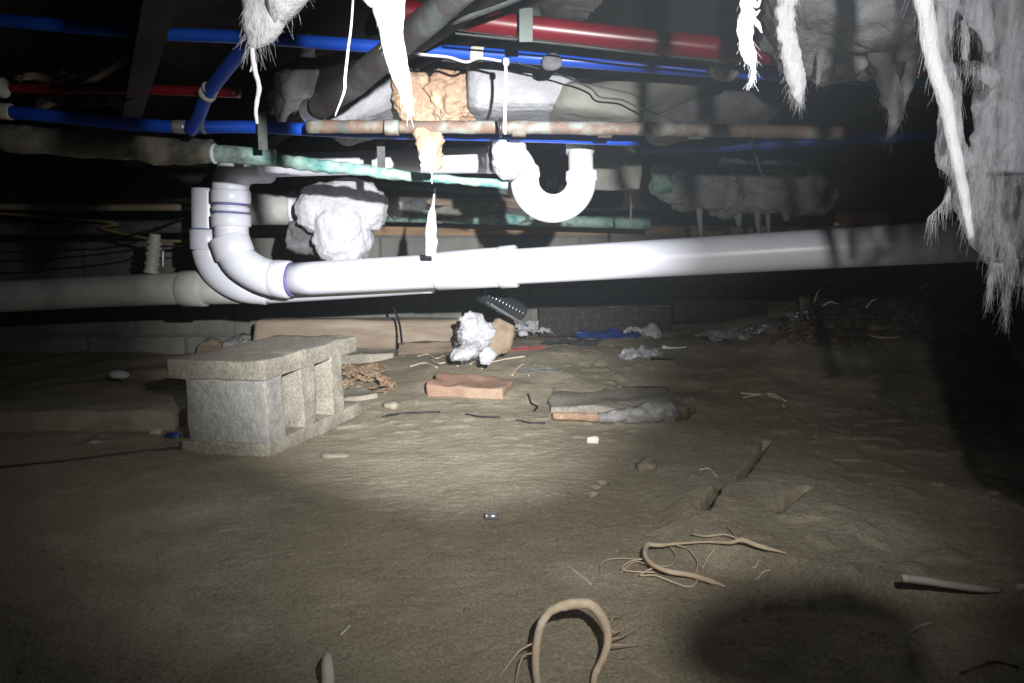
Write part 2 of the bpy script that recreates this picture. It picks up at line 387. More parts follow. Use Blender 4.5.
# ================================================================ SETTING
# ground
def axis(lo, hi, c, s0, g):
    out = [c]; x, s = c, s0
    while x < hi: x += s; s = s0 * (1 + g * abs(x - c)); out.append(min(x, hi))
    x = c
    while x > lo: x -= s0 * (1 + g * abs(x - c)); out.append(max(x, lo))
    return np.array(sorted(set(out)))
XS = axis(-3.4, 3.4, 0.32, 0.0032, 3.0); YS = axis(-0.5, 3.05, 1.25, 0.0032, 2.4)
print('GRID', len(XS), len(YS))
XX, YY = np.meshgrid(XS, YS); ZZ = gh(XX, YY)
nx, ny = len(XS), len(YS)
me = bpy.data.meshes.new('floor')
co = np.stack([XX.ravel(), YY.ravel(), ZZ.ravel()], 1).astype(np.float32)
ii, jj = np.meshgrid(np.arange(nx - 1), np.arange(ny - 1)); a = (jj * nx + ii).ravel()
quads = np.stack([a, a + 1, a + nx + 1, a + nx], 1).astype(np.int32)
me.vertices.add(len(co)); me.vertices.foreach_set('co', co.ravel())
me.loops.add(quads.size); me.loops.foreach_set('vertex_index', quads.ravel())
me.polygons.add(len(quads)); me.polygons.foreach_set('loop_start', np.arange(0, quads.size, 4, dtype=np.int32))
me.update(calc_edges=True); me.validate()
floor = struct(link('floor', me, 'earth'))

# clods and grit
rnd = random.Random(11); vs, fs = [], []
def lump(c, r, sq=0.6):
    b = len(vs); V = []
    for d in ((1, 0, 0), (-1, 0, 0), (0, 1, 0), (0, -1, 0), (0, 0, 1), (0, 0, -1), (.7, .7, .3), (-.7, .7, .2), (.7, -.7, .3), (-.7, -.7, .2)):
        V.append(c + Vector((d[0], d[1], d[2] * sq)) * r * rnd.uniform(0.7, 1.25))
    bm = bmesh.new(); [bm.verts.new(v) for v in V]; bmesh.ops.convex_hull(bm, input=bm.verts)
    bm.verts.ensure_lookup_table(); idx = {}
    for v in bm.verts: idx[v] = b + len(idx); vs.append(v.co.copy())
    for f in bm.faces: fs.append(tuple(idx[v] for v in f.verts))
    bm.free()
for i in range(1500):
    y = rnd.uniform(0.55, 2.8); x = rnd.uniform(-0.75, 0.85) * y
    if rnd.random() < 0.5 and x < 0.1 * y: continue
    r = 0.0008 + 0.0035 * rnd.random() ** 4 * (0.6 + 0.5 * y)
    lump(Vector((x, y, g1(x, y) + r * 0.2)), r)
o = raw('loose_clods', vs, fs, 'pebble', floor, False); o['kind'] = 'stuff'

# dust hanging in the damp air, lit by the torch
bm = bmesh.new(); box_geo(bm, Vector((0, 1.25, 0.42)), (6.7, 3.2, 1.1)); hz = frombm('dust_haze', bm, None, None, False)
hm_ = bpy.data.materials.new('dusty_air'); hm_.use_nodes = True; nt_ = hm_.node_tree; nt_.nodes.clear()
vo = nt_.nodes.new('ShaderNodeVolumeScatter'); vo.inputs['Color'].default_value = (0.82, 0.92, 1.0, 1); vo.inputs['Density'].default_value = 0.013; vo.inputs['Anisotropy'].default_value = 0.2
nt_.links.new(vo.outputs[0], nt_.nodes.new('ShaderNodeOutputMaterial').inputs['Volume']); hz.data.materials.append(hm_)
tag(hz, 'thin pale dust haze in the torch beam', 'haze', kind='stuff')

# back foundation wall, laid in blocks
WY = 3.0
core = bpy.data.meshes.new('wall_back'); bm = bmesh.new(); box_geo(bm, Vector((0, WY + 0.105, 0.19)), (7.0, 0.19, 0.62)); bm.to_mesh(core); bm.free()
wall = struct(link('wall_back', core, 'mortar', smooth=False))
bm = bmesh.new(); box_geo(bm, Vector((0, 0, 0)), (0.39, 0.19, 0.19), None, 0.004); blk = bpy.data.meshes.new('block'); bm.to_mesh(blk); bm.free(); blk.materials.append(M['wall_block'])
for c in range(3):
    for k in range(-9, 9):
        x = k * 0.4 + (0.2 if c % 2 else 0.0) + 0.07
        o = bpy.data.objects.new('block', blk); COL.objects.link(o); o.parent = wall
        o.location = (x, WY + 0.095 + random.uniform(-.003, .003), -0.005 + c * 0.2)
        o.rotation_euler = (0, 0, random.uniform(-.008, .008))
o = box('sill_plate', (0, WY + 0.08, 0.518), (7.0, 0.14, 0.038), 'sill', wall, bev=0.003)
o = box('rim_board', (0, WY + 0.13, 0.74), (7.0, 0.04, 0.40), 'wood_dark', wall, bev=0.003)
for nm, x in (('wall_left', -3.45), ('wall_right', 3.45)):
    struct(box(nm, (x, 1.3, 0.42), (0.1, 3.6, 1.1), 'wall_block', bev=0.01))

# ceiling: boards with joists below, running away to the back left
DJ = -0.557; JB = 0.725
ceil = bpy.data.objects.new('ceiling', None); COL.objects.link(ceil); struct(ceil)
for k in range(26):
    y0 = -0.5 + k * 0.142
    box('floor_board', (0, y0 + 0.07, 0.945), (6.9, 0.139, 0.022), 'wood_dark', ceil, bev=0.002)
def prism(name, x0, ya, yb, w_, z0, z1, m, parent):
    vs = []
    for y in (ya, yb):
        for dx, z in ((-w_ / 2, z0), (w_ / 2, z0), (w_ / 2, z1), (-w_ / 2, z1)): vs.append((x0 + DJ * y + dx, y, z))
    return raw(name, vs, [(0, 1, 2, 3), (7, 6, 5, 4), (0, 4, 5, 1), (1, 5, 6, 2), (2, 6, 7, 3), (3, 7, 4, 0)], m, parent, False)
for k in range(-5, 10):
    x0 = 0.10 + k * 0.41
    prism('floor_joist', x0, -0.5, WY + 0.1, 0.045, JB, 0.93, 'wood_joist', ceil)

# ================================================================ DRAIN PIPES
def ring(name, a, b, r, m, parent, seg=28, lip=0.0):
    """a hub or collar between two points, with softened ends"""
    A, B = Vector(a), Vector(b); d = (B - A)
    L = d.length; e = min(0.003, L * 0.25)
    pts = [A, A + d * (e / L), B - d * (e / L), B]
    vs, fs = tube_geo(pts, [r * 0.955, r, r, r * 0.955], seg)
    return raw(name, vs, fs, m, parent)
R3 = 0.0445
line = thing('drain_line', 'bright white plastic drain crossing the whole view before the wall, elbow at left', 'pipe', P(292, 280, 1.95))
MAIN = [(292, 279.5, 1.95), (430, 271.5, 1.87), (560, 264, 1.78), (700, 256, 1.69), (830, 248.5, 1.61), (970, 241, 1.53), (1120, 232, 1.45)]
px_tube('pipe', MAIN, R3 * 0.97, 'pvc', line, seg=36, n=6)
cpl = ring('coupling', P(437, 270.9, 1.866), P(516, 266.3, 1.812), R3 * 1.10, 'pvc', line)
ring('coupling_lip', P(500, 267.3, 1.822), P(517, 266.2, 1.811), R3 * 1.17, 'pvc', cpl)
ring('primer_ring', P(290, 279.6, 1.95), P(294, 279.4, 1.948), R3 * 1.02, 'primer', line)
px_tube('elbow', [(231, 244, 1.97), (234, 252, 1.97), (243, 264, 1.965), (259, 274, 1.96), (276, 279, 1.955), (289, 279.8, 1.95)], [R3 * 1.0, R3 * 1.03, R3 * 1.05, R3 * 1.05, R3 * 1.08, R3 * 1.08], 'pvc', line, seg=36)
ring('elbow_hub', P(228.5, 236, 1.97), P(236, 256, 1.97), R3 * 1.14, 'pvc', line)
ring('elbow_hub', P(274, 278.5, 1.955), P(290, 279.8, 1.95), R3 * 1.12, 'pvc', line)
rs_ = px_tube('riser', [(231, 180, 1.97), (231, 205, 1.97), (231.5, 228, 1.97), (233, 250, 1.97)], R3 * 0.97, 'pvc', line, seg=32)
ring('collar', P(231, 190, 1.97), P(231, 203.5, 1.97), R3 * 1.12, 'pvc', line)
ring('primer_ring', P(231, 203.5, 1.97), P(231, 206, 1.97), R3 * 1.02, 'primer', rs_)
ring('collar', P(231, 206.5, 1.97), P(231, 212, 1.97), R3 * 1.06, 'pvc', line)
ring('primer_ring', P(231, 212, 1.97), P(231, 214, 1.97), R3 * 1.03, 'primer', rs_)
ring('collar', P(231, 214.5, 1.97), P(231.5, 227, 1.97), R3 * 1.12, 'pvc', line)
px_tube('top_elbow', [(231, 192, 1.97), (231, 183, 1.97), (236, 172, 1.965), (248, 166, 1.955), (268, 165, 1.94)], R3 * 1.04, 'pvc', line, seg=32)
px_tube('branch_pipe', [(262, 166, 1.945), (350, 163, 1.86), (440, 161, 1.74), (496, 160, 1.66)], 0.029, 'pvc', line, seg=28)

ptrap = thing('drain_trap', 'white plastic U-shaped trap hanging beside the bright string', 'trap', P(552, 209, 1.5))
rt = 0.0285
px_tube('inlet_elbow', [(494, 159, 1.62), (505, 155, 1.57), (515, 158, 1.53), (522, 168, 1.51), (524.5, 180, 1.5)], rt * 0.98, 'pvc', ptrap, seg=30)
ring('trap_hub', P(523, 169, 1.505), P(524.5, 179, 1.5), rt * 1.12, 'pvc', ptrap)
ub = [(524.5, 176, 1.5)] + [(553 - 28.5 * math.cos(t), 180 + 28.5 * math.sin(t), 1.5) for t in [math.pi * k / 10 for k in range(11)]] + [(581.5, 174, 1.5)]
px_tube('trap_bend', ub, rt, 'pvc', ptrap, seg=32, n=4)
ring('trap_hub', P(581.3, 171, 1.5), P(581.5, 182, 1.5), rt * 1.10, 'pvc', ptrap)
px_tube('outlet_pipe', [(581, 173, 1.5), (580.5, 150, 1.5), (580, 140, 1.505)], rt * 0.86, 'pvc_grey', ptrap, seg=28)  # shadowed arm of the trap, its shade put into the grey colour
px_tube('outlet_elbow', [(580, 152, 1.5), (580, 143, 1.51), (581, 136, 1.55), (584, 132, 1.65), (590, 134, 1.9)], rt * 0.98, 'pvc_grey', ptrap, seg=28)

low = thing('drain_riser_line', 'white plastic riser and lower grey drain behind the bright one, running off left', 'pipe', P(190, 290, 2.12))
px_tube('pipe', [(-120, 301, 2.16), (0, 296.5, 2.15), (100, 291.5, 2.14), (195, 288, 2.13)], 0.046, 'pvc_grey', low, seg=32)
ring('hub', P(183, 288.8, 2.13), P(206, 288.5, 2.12), 0.052, 'pvc_grey', low)
px_tube('reducer', [(200, 288.5, 2.12), (216, 289.5, 2.12), (240, 291.5, 2.12)], [0.046, 0.043, 0.036], 'pvc_grey', low, seg=28)
rs2 = px_tube('riser', [(208, 189, 2.06), (208, 215, 2.06), (208, 244, 2.06)], 0.043, 'pvc', low, seg=30)
ring('collar', P(208, 230, 2.06), P(208.5, 250, 2.06), 0.048, 'pvc', low)
ring('primer_ring', P(208, 228.6, 2.06), P(208, 230, 2.06), 0.045, 'primer', rs2)
px_tube('sweep_elbow', [(208.5, 248, 2.06), (213, 262, 2.06), (224, 276, 2.06), (243, 286, 2.06), (268, 289, 2.07)], 0.045, 'pvc', low, seg=30)
px_tube('sweep_pipe', [(262, 289, 2.07), (340, 284, 2.04), (432, 277.5, 1.985)], 0.042, 'pvc', low, seg=28)
# strap that hangs the lower drain
st = thing('hanger_stub', 'short ribbed white plastic stub standing on the left drain pipe', 'pipe', P(152, 272, 2.1))
px_tube('stub', [(155, 234, 2.12), (154, 250, 2.12), (151, 273, 2.12)], [0.015, 0.017, 0.018], 'pvc_grey', st)
for y in (241, 247, 253, 262, 270):
    ring('clip', P(154.5 - (y - 240) * .1, y, 2.12), P(154.2 - (y - 240) * .1, y + 3, 2.12), 0.021, 'pvc_grey', st, seg=18)
px_tube('strap_screw', [(163, 250, 2.1), (163, 268, 2.1)], 0.004, 'metal', st)

bk = thing('short_grey_drain', 'short beige-grey pipe behind the white riser with a bright ring at its end', 'pipe', P(245, 209, 2.25))
px_tube('pipe', [(225, 209, 2.25), (300, 209, 2.25), (318, 209, 2.25)], 0.048, 'pvc_grey', bk, seg=28)
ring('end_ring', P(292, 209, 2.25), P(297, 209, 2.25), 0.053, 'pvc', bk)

# ================================================================ WATER TUBES AND OLD PIPES
def simple_tube(name, label, cat, pl, r, m, **kw):
    o = px_tube(name, pl, r, m, None, **kw); tag(o, label, cat); return o
cp = thing('copper_pipe', 'long tarnished copper pipe with green patches level above the trap', 'pipe', P(575, 128, 1.3))
px_tube('pipe', [(308, 127, 1.33), (420, 127, 1.32), (575, 128, 1.3), (700, 130, 1.3), (842, 133, 1.3)], 0.0112, 'copper_old', cp, seg=20, n=20, nz=0.12, nf=45)
for x in (385, 512, 598, 690): ring('fitting', P(x, 127.5 + (x - 385) * .012, 1.31), P(x + 14, 127.7 + (x - 385) * .012, 1.31), 0.0135, 'copper_old', cp, seg=18)
ring('clamp', P(499, 128, 1.31), P(502, 128, 1.31), 0.016, 'wire_black', cp, seg=18)
bl = thing('blue_tube', 'lower blue water tube at the left just above the foam-wrapped pipe', 'tube', P(0, 112, 1.36))
px_tube('tube', [(-60, 105, 1.36), (0, 111, 1.36), (60, 117, 1.36), (120, 123, 1.37), (180, 127, 1.38), (250, 127, 1.4), (360, 132, 1.4), (510, 135.5, 1.4), (640, 140, 1.4)], 0.0115, 'blue', bl, seg=20)
ring('white_fitting', P(-4, 110.5, 1.36), P(12, 112, 1.36), 0.0145, 'clamp', bl)
ring('copper_crimp', P(202, 127, 1.385), P(206, 127, 1.385), 0.0128, 'copper_old', bl)
ring('dark_crimp', P(173, 126.6, 1.378), P(186, 127, 1.38), 0.0122, 'metal', bl)
rd = thing('red_tube', 'thin dim red water tube at far left above the lower blue tube', 'tube', P(0, 89, 1.5))
px_tube('tube', [(-60, 89, 1.5), (0, 88, 1.5), (90, 89, 1.5), (160, 90, 1.5), (240, 93, 1.5)], 0.0095, 'red', rd, seg=18)
ring('white_fitting', P(-10, 87, 1.48), P(5, 88, 1.48), 0.019, 'clamp', rd)
ub_ = thing('blue_tube', 'upper blue water tube running right across under the joists', 'tube', P(470, 54, 1.25))
px_tube('tube', [(-60, 14, 1.25), (45, 24, 1.25), (150, 33, 1.26), (240, 37, 1.27), (370, 46, 1.27), (480, 54, 1.26), (560, 60, 1.25), (700, 70, 1.25), (840, 77, 1.25), (960, 84, 1.25)], 0.0105, 'blue', ub_, seg=20)
ring('pale_band', P(471, 53.5, 1.262), P(484, 54.5, 1.26), 0.0118, 'clamp', ub_)
ring('tape', P(146, 32.6, 1.26), P(152, 33, 1.26), 0.0125, 'wood_dark', ub_)
simple_tube('red_tube', 'thick bright red water tube behind the right white tufts', 'tube', [(385, 9, 1.12), (455, 18, 1.12), (525, 27, 1.12), (640, 40, 1.12), (780, 54, 1.12), (960, 68, 1.13)], 0.0165, 'red', seg=20)
kd = thing('blue_tube', 'blue water tube slanting up to the right behind the left white tuft', 'tube', P(200, 128, 1.34))
px_tube('tube', [(190, 131, 1.36), (198, 118, 1.33), (208, 94, 1.28), (232, 62, 1.2), (258, 34, 1.12), (300, -8, 1.0), (380, -90, .85)], 0.011, 'blue_dim', kd, seg=18)
ring('wire_band', P(206, 96, 1.285), P(208.5, 92, 1.28), 0.0145, 'clamp', kd, seg=18)
ring('wire_band', P(209, 90.5, 1.275), P(211, 87.5, 1.272), 0.0140, 'clamp', kd, seg=18)
fw = thing('foam_wrapped_pipe', 'dusty pipe wrapped in grey-brown foam at the left above the risers', 'pipe', P(0, 137, 1.45))
px_tube('foam_sleeve', [(-80, 128, 1.44), (0, 136, 1.45), (100, 144, 1.46), (160, 149, 1.47), (212, 152, 1.47)], [0.026, 0.026, 0.028, 0.028, 0.024], 'foamwrap', fw, seg=24, n=12, nz=0.28, nf=28)
px_tube('green_pipe', [(205, 153, 1.47), (240, 155, 1.47), (275, 158, 1.47)], 0.017, 'verdigris', fw, seg=22, nz=.06)
ring('bright_band', P(213, 146, 1.47) + Vector((0, 0, -.0145)), P(216, 146.2, 1.47) + Vector((0, 0, -.0145)), 0.0195, 'pvc', fw)
simple_tube('green_copper_pipe', 'green corroded copper pipe slanting below the tarnished copper one', 'pipe', [(262, 158, 1.5), (330, 167, 1.49), (420, 177, 1.48), (508, 185, 1.47)], [0.0135, 0.0125, 0.0085, 0.0085], 'verdigris', seg=20, n=16, nz=0.35, nf=45)
dp = thing('grey_metal_pipe', 'wide dusty grey pipe slanting down left to an open rim', 'pipe', P(316, 112, 1.45))
px_tube('pipe', [(520, -60, .72), (455, -4, .84), (400, 44, 1.0), (350, 86, 1.2), (318, 108, 1.38)], [.0155, .016, .018, .020, .022], 'duct_patchy', dp, seg=24, nz=.08)
px_tube('rim', [(319, 107, 1.375), (312, 112, 1.40)], [.0225, .025], 'metal', dp, seg=24, n=3, cap=False)
simple_tube('grey_metal_pipe', 'slim dark pipe running from the open rim up past the grey batts', 'pipe', [(330, 112, 1.6), (400, 72, 1.5), (470, 40, 1.40), (540, 12, 1.3)], .010, 'duct', seg=18)
# back row
simple_tube('green_copper_pipe', 'pale green corroded pipe along the top of the back wall', 'pipe', [(300, 216, 2.75), (430, 217, 2.7), (560, 221, 2.68), (650, 224, 2.66)], .021, 'verdigris', seg=18, nz=.1)
simple_tube('tan_pipe', 'thin tan pipe at far left, highest of the back rows', 'pipe', [(-520, 207, 2.5), (10, 207, 2.5), (100, 207.5, 2.5), (200, 207.5, 2.5)], .011, 'wood_tan', seg=14)
simple_tube('grey_pipe', 'thick grey pipe at far left under the thin tan one', 'pipe', [(-520, 234, 2.5), (18, 229, 2.5), (100, 228, 2.5), (200, 226, 2.5)], .0215, 'duct', seg=18)
simple_tube('blue_tube', 'dark blue water tube far back, right of the trap', 'tube', [(560, 150, 2.2), (700, 148, 2.1), (820, 141, 2.0), (980, 132, 1.9)], .013, 'blue_dim', seg=16)
for i, (lab, pl, mm, r) in enumerate([
    ('black cable drooping across the far left, crossing the yellow one', [(-570, 270, 2.3), (-20, 262, 2.3), (60, 258, 2.3), (120, 252, 2.3), (150, 247, 2.3), (200, 246, 2.3)], 'wire_black', .0028),
    ('black cable rising to the riser over the left grey pipe', [(-560, 262, 2.35), (30, 241, 2.35), (110, 238, 2.35), (150, 230, 2.35), (180, 219, 2.35), (200, 212, 2.35)], 'wire_black', .0028),
    ('yellowed cable sagging behind the ribbed stub', [(-540, 180, 2.4), (64, 218, 2.4), (100, 228, 2.4), (140, 237, 2.4), (170, 241, 2.4), (200, 240, 2.4)], 'wire_yellow', .005),
    ('thin black wire crossing the beige-grey batts', [(515, 62, 1.25), (560, 75, 1.28), (590, 88, 1.3), (600, 97, 1.3), (622, 100, 1.3), (640, 108, 1.3), (690, 126, 1.3)], 'wire_black', .0016),
    ('grey twisted wire between the thick bright strand and the blue tube', [(395, 48, 1.15), (420, 54, 1.2), (448, 57, 1.22), (466, 62, 1.22), (480, 58, 1.22), (506, 62, 1.2)], 'thread', .0022),
    ('black strap standing up behind the grey slab', [(392, 304, 2.55), (399, 322, 2.5), (402, 344, 2.4)], 'wire_black', .004)]):
    simple_tube('cable', lab, 'cable', pl, r, mm, seg=8)
# hanger straps between pipes
for lab, pl, wdt, mm in [
    ('dark metal strap left of the string, over the blue tube', [(262, 112, 1.36), (263, 150, 1.36)], 9, 'duct'),
    ('grey vertical strap crossing the red tube near the top', [(528, 8, 1.08), (524, 42, 1.08)], 13, 'duct'),
    ('dark hanger strap left of the tan wool drip', [(381, 120, 1.48), (381, 176, 1.5)], 8, 'felt'),
    ('dark hanger strap beside the clump at the trap', [(490, 122, 1.45), (489, 172, 1.5)], 6, 'felt')]:
    A, B = P(*pl[0]), P(*pl[1])
    o = tag(box('hanger_strap', (A + B) / 2, (pxm(pl[0][2], wdt), 0.003, (A - B).length), mm, bev=.0008), lab, 'strap')

# ================================================================ GIRDER ZONE ABOVE THE WALL
gd = tag(rough_box('timber_girder', P(500, 190, 2.78), (3.6, 0.09, 0.15), 'wood_dark', amp=.003, fr=5, cuts=10), 'dark timber girder under the joists in front of the back wall', 'beam')
tag(rough_box('dark_board', P(250, 196, 2.71), (0.95, 0.05, 0.028), 'wood_dark', rot=eul(0, -1.5, 4), amp=.002), 'narrow dark board behind the white risers', 'board')
tag(rough_box('brown_board', P(470, 202, 2.71), (0.64, 0.06, 0.035), 'wood_grey', rot=eul(0, 2.5, -5), amp=.003), 'brown board edge between the white wool lump and the trap', 'board')
tag(rough_box('grey_board', P(445, 189, 2.70), (0.46, 0.05, 0.02), 'duct', rot=eul(0, 3.5, 0), amp=.003), 'grey board just under the green corroded pipe', 'board')
def flap(name, label, c, w_, h_, m, rot, seed, cat='scrap'):
    o = sheet(name, Vector((0, 0, 0)), w_, h_, m, None, None, amp=0.012, fr=14, seed=seed, ragged=0.5, thick=.002)
    o.location = c; o.rotation_euler = rot; tag(o, label, cat); return o
flap('torn_felt', 'torn black felt flap left of the hanging white tuft', P(408, 203, 2.68), .14, .075, 'felt', (1.4, 0.1, 0), 3)
flap('torn_felt', 'ragged grey felt strip right of the hanging white tuft', P(462, 212, 2.66), .25, .055, 'batt_tan', (1.35, -.12, 0), 8)
flap('torn_felt', 'dark felt scrap behind the bottom of the trap', P(520, 210, 2.68), .18, .085, 'felt', (1.4, .1, 0), 12)
tag(pillow('white_scrap', P(396, 208, 2.66), (.028, .03, .034), 'fibre', rot=None, amp=.4, fr=30, seed=3, sub=3), 'small bright wool scrap right of the big white lump', 'scrap')
tag(pillow('white_scrap', P(551, 183, 2.72), (.021, .03, .019), 'batt_white', amp=.4, fr=30, seed=5, sub=3), 'pale wool scrap seen through the trap bend', 'scrap')
tag(rough_box('ledger_post', P(612, 165, 1.95), (.14, .05, .13), 'batt_tan', amp=.004), 'dim beige blocking right of the trap', 'board')
tag(rough_box('dim_brick', Vector((P(862, 212, 3.05).x, 3.05, .572)), (.20, .07, .068), 'brick', rot=eul(0, 0, 4), amp=.004), 'broken brick on the wall top above the right end of the drain', 'brick')
for k, (x, h) in enumerate([(840, 4), (846, 6), (853, 5)]):
    o = tag(pillow('bright_chip', Vector((P(x, 222, 3.0).x, 3.03, .543)), (.012, .008, .009), 'stick', amp=.3, sub=2, seed=k), 'tiny bright chip above the right end of the drain', 'chip', 'bright chips above the drain')
simple_tube('pale_strip', 'pale curled strip right of the broken brick', 'scrap', [(898, 224, 3.04), (899, 214, 3.04), (904, 208, 3.04)], .008, 'duct', seg=8)

# braces among the joists, left
tag(prism('wood_brace', 0, 0, 1, 0, 0, 0, 'wood_dark', None), 'x', 'x')
bpy.data.objects.remove(bpy.data.objects['wood_brace'])
def bar(name, label, a, b, w_, t_, m, cat='board'):
    A, B = P(*a), P(*b); d = B - A
    q = d.to_track_quat('X', 'Z').to_matrix()
    return tag(rough_box(name, (A + B) / 2, (d.length, w_, t_), m, rot=q, amp=.0015, cuts=6, bev=.003), label, cat)
bar('wood_brace', 'dark brown wood brace slanting behind the thin red tube', (40, 106, 1.62), (150, 42, 1.35), .02, .02, 'wood_grey')
bar('wood_brace', 'dark upright board end at top left above the blue tube', (141, 34, 1.4), (141, -40, 1.4), .03, .03, 'wood_dark')
flap('grey_scrap', 'faint grey scrap between the left red and blue tubes', P(92, 100, 1.55), .16, .03, 'felt', (1.3, 0, 0), 4)
flap('brown_scrap', 'faint brown scrap above the left red tube', P(50, 79, 1.6), .14, .02, 'brown_paper', (1.3, 0, 0), 6)

# ================================================================ INSULATION IN THE JOIST BAYS
def batt(label, px, py, Y, wpx, hpx, dep, m, rz=0, ry=0, amp=.14, fr=9, seed=0., pw=.45, name='insulation_batt', sub=5):
    o = pillow(name, P(px, py, Y), (pxm(Y, wpx / 2), dep / 2, pxm(Y, hpx / 2)), m, None, eul(0, ry, rz), amp, fr, sub, pw, seed)
    return tag(o, label, 'insulation')
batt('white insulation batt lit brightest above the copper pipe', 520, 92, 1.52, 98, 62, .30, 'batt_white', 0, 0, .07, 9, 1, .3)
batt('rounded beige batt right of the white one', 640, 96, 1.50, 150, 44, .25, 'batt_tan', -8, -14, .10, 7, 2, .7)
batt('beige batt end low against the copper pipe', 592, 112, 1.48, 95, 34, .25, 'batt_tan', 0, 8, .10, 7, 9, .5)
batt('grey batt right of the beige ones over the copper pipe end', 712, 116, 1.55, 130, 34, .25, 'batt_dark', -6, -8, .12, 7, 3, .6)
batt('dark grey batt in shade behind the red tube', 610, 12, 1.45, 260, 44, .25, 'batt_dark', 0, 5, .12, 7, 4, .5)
batt('dusty grey wool bulging left of the wide grey pipe', 325, 84, 1.7, 120, 58, .16, 'batt_dark', 0, -32, .34, 12, 5, .8)
batt('pale silver wool under the wide grey pipe', 372, 108, 1.55, 92, 34, .2, 'batt_white', 0, -26, .16, 10, 6, .6)
batt('dark brown batt behind the thick bright strand', 425, 66, 1.62, 90, 50, .25, 'batt_dark', 0, -20, .12, 8, 7, .5)
batt('large grey wool mass hanging at upper right', 855, 6, 1.02, 165, 108, .24, 'fibre_grey', 0, 4, .22, 13, 8, .7)
batt('small grey wool knot under the large grey mass', 853, 66, 0.98, 26, 16, .03, 'fibre_grey', 0, 0, .3, 30, 11, .9, sub=4)
batt('brown orange wool clump behind the end of the thick bright strand', 418, 101, 1.45, 40, 46, .07, 'foam_tan', 0, 0, .45, 22, 12, .8)
batt('light orange foam clump left of the white batt', 452, 98, 1.44, 44, 52, .07, 'foam_tan', 0, 0, .45, 24, 13, .8)
batt('small pale paper knot on the blue tube', 552, 62, 1.23, 20, 16, .02, 'batt_dark', 0, 0, .4, 30, 14, .8, sub=3)
batt('pale torn knot on the blue tube at the end of the beige batt', 724, 70, 1.22, 26, 18, .03, 'batt_tan', 0, 10, .5, 30, 15, .8, sub=4)
# vapour barrier paper edge lines
bar('metal_lath', 'thin grey metal rail just under the thick red tube', (455, 33, 1.10), (740, 64, 1.10), .006, .003, 'duct', 'rail')
bar('metal_lath', 'pale thin rail crossing the top above the blue tube band', (450, 24, 1.0), (560, -16, .95), .01, .003, 'duct', 'rail')

# big white lump behind the drain
lp = thing('wool_lump', 'big white wool lump bulging over the drain right of the risers', 'insulation', P(342, 220, 2.15))
pillow('upper_bulge', P(342, 208, 2.12), (pxm(2.12, 42), .08, pxm(2.12, 25)), 'fibre', lp, None, .22, 15, 5, .7, 21)
pillow('lower_bulge', P(343, 230, 2.10), (pxm(2.1, 27), .07, pxm(2.1, 35)), 'fibre', lp, None, .22, 15, 5, .75, 22)
pillow('grey_flap', P(308, 238, 2.2), (pxm(2.2, 20), .03, pxm(2.2, 16)), 'batt_dark', lp, eul(0, 20, 0), .4, 22, 4, .7, 23)
fibres('fuzz', [(P(342, 208, 2.08), .085), (P(325, 212, 2.08), .08), (P(348, 240, 2.08), .075), (P(362, 208, 2.08), .07)], 'thread', lp, 420, .025, .0003, droop=.3, seed=6)
# far right clump with drips
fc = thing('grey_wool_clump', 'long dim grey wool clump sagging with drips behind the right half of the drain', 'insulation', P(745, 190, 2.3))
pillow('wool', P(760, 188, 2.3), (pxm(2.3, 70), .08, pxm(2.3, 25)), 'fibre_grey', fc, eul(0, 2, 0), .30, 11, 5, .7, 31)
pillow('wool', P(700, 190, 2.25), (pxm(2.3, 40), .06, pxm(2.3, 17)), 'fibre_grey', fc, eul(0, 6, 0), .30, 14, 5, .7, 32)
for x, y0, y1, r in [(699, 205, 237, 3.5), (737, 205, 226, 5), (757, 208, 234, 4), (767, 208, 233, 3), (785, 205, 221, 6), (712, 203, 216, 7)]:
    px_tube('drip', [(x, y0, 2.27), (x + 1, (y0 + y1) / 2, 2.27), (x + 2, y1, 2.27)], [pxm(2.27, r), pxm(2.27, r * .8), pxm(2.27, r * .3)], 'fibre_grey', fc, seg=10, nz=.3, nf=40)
tag(pillow('foil_joint', P(662, 178, 2.2), (.03, .03, .045), 'verdigris', amp=.3, fr=24, seed=8, sub=4), 'green and white crusted pipe joint left of the grey clump', 'joint')
tag(pillow('white_scrap', P(680, 172, 2.2), (.03, .02, .012), 'fibre_grey', amp=.3, fr=24, seed=9, sub=3), 'pale scrap right of the crusted green joint', 'scrap')

# ================================================================ HANGING TUFTS AND STRINGS, NEAR
t1 = tuft('hanging_tuft', 'ragged bright white wool tuft ending in a string at upper left', [(276, -290, .45, 40), (278, -40, .45, 36), (272, -8, .45, 28), (262, 14, .45, 20), (258, 34, .45, 15), (252, 47, .45, 4)], nz=.28, nf=60, hair=70, hlen=.02)
px_tube('string', [(252, 44, .45), (253, 58, .45), (255, 70, .45), (259, 88, .45), (256, 108, .45), (257, 124, .45)], [.0009, .0016, .0014, .0015, .0012, .0009], 'thread', t1, seg=8, nz=.3, nf=200)
px_tube('knot', [(250, 72, .45), (253, 66, .45), (255, 60, .45)], [.0004, .0013, .0007], 'thread', t1, seg=8)
simple_tube('hanging_string', 'thin pale string hanging left of the thick bright strand', 'string', [(362, -190, .5), (353, 0, .5), (348, 50, .5), (345, 78, .5), (344, 92, .5), (335, 116, .5)], [.0006, .0007, .0009, .0010, .0009, .0004], 'thread', seg=8)
t3 = tuft('hanging_tuft', 'thick bright white wool strand tapering down to the copper pipe', [(368, -130, .6, 34), (378, -40, .6, 26), (388, -5, .6, 18), (392, 25, .6, 13), (396, 55, .6, 11), (404, 88, .6, 7), (411, 116, .6, 3.2)], nz=.22, nf=40, hair=50, hlen=.012)
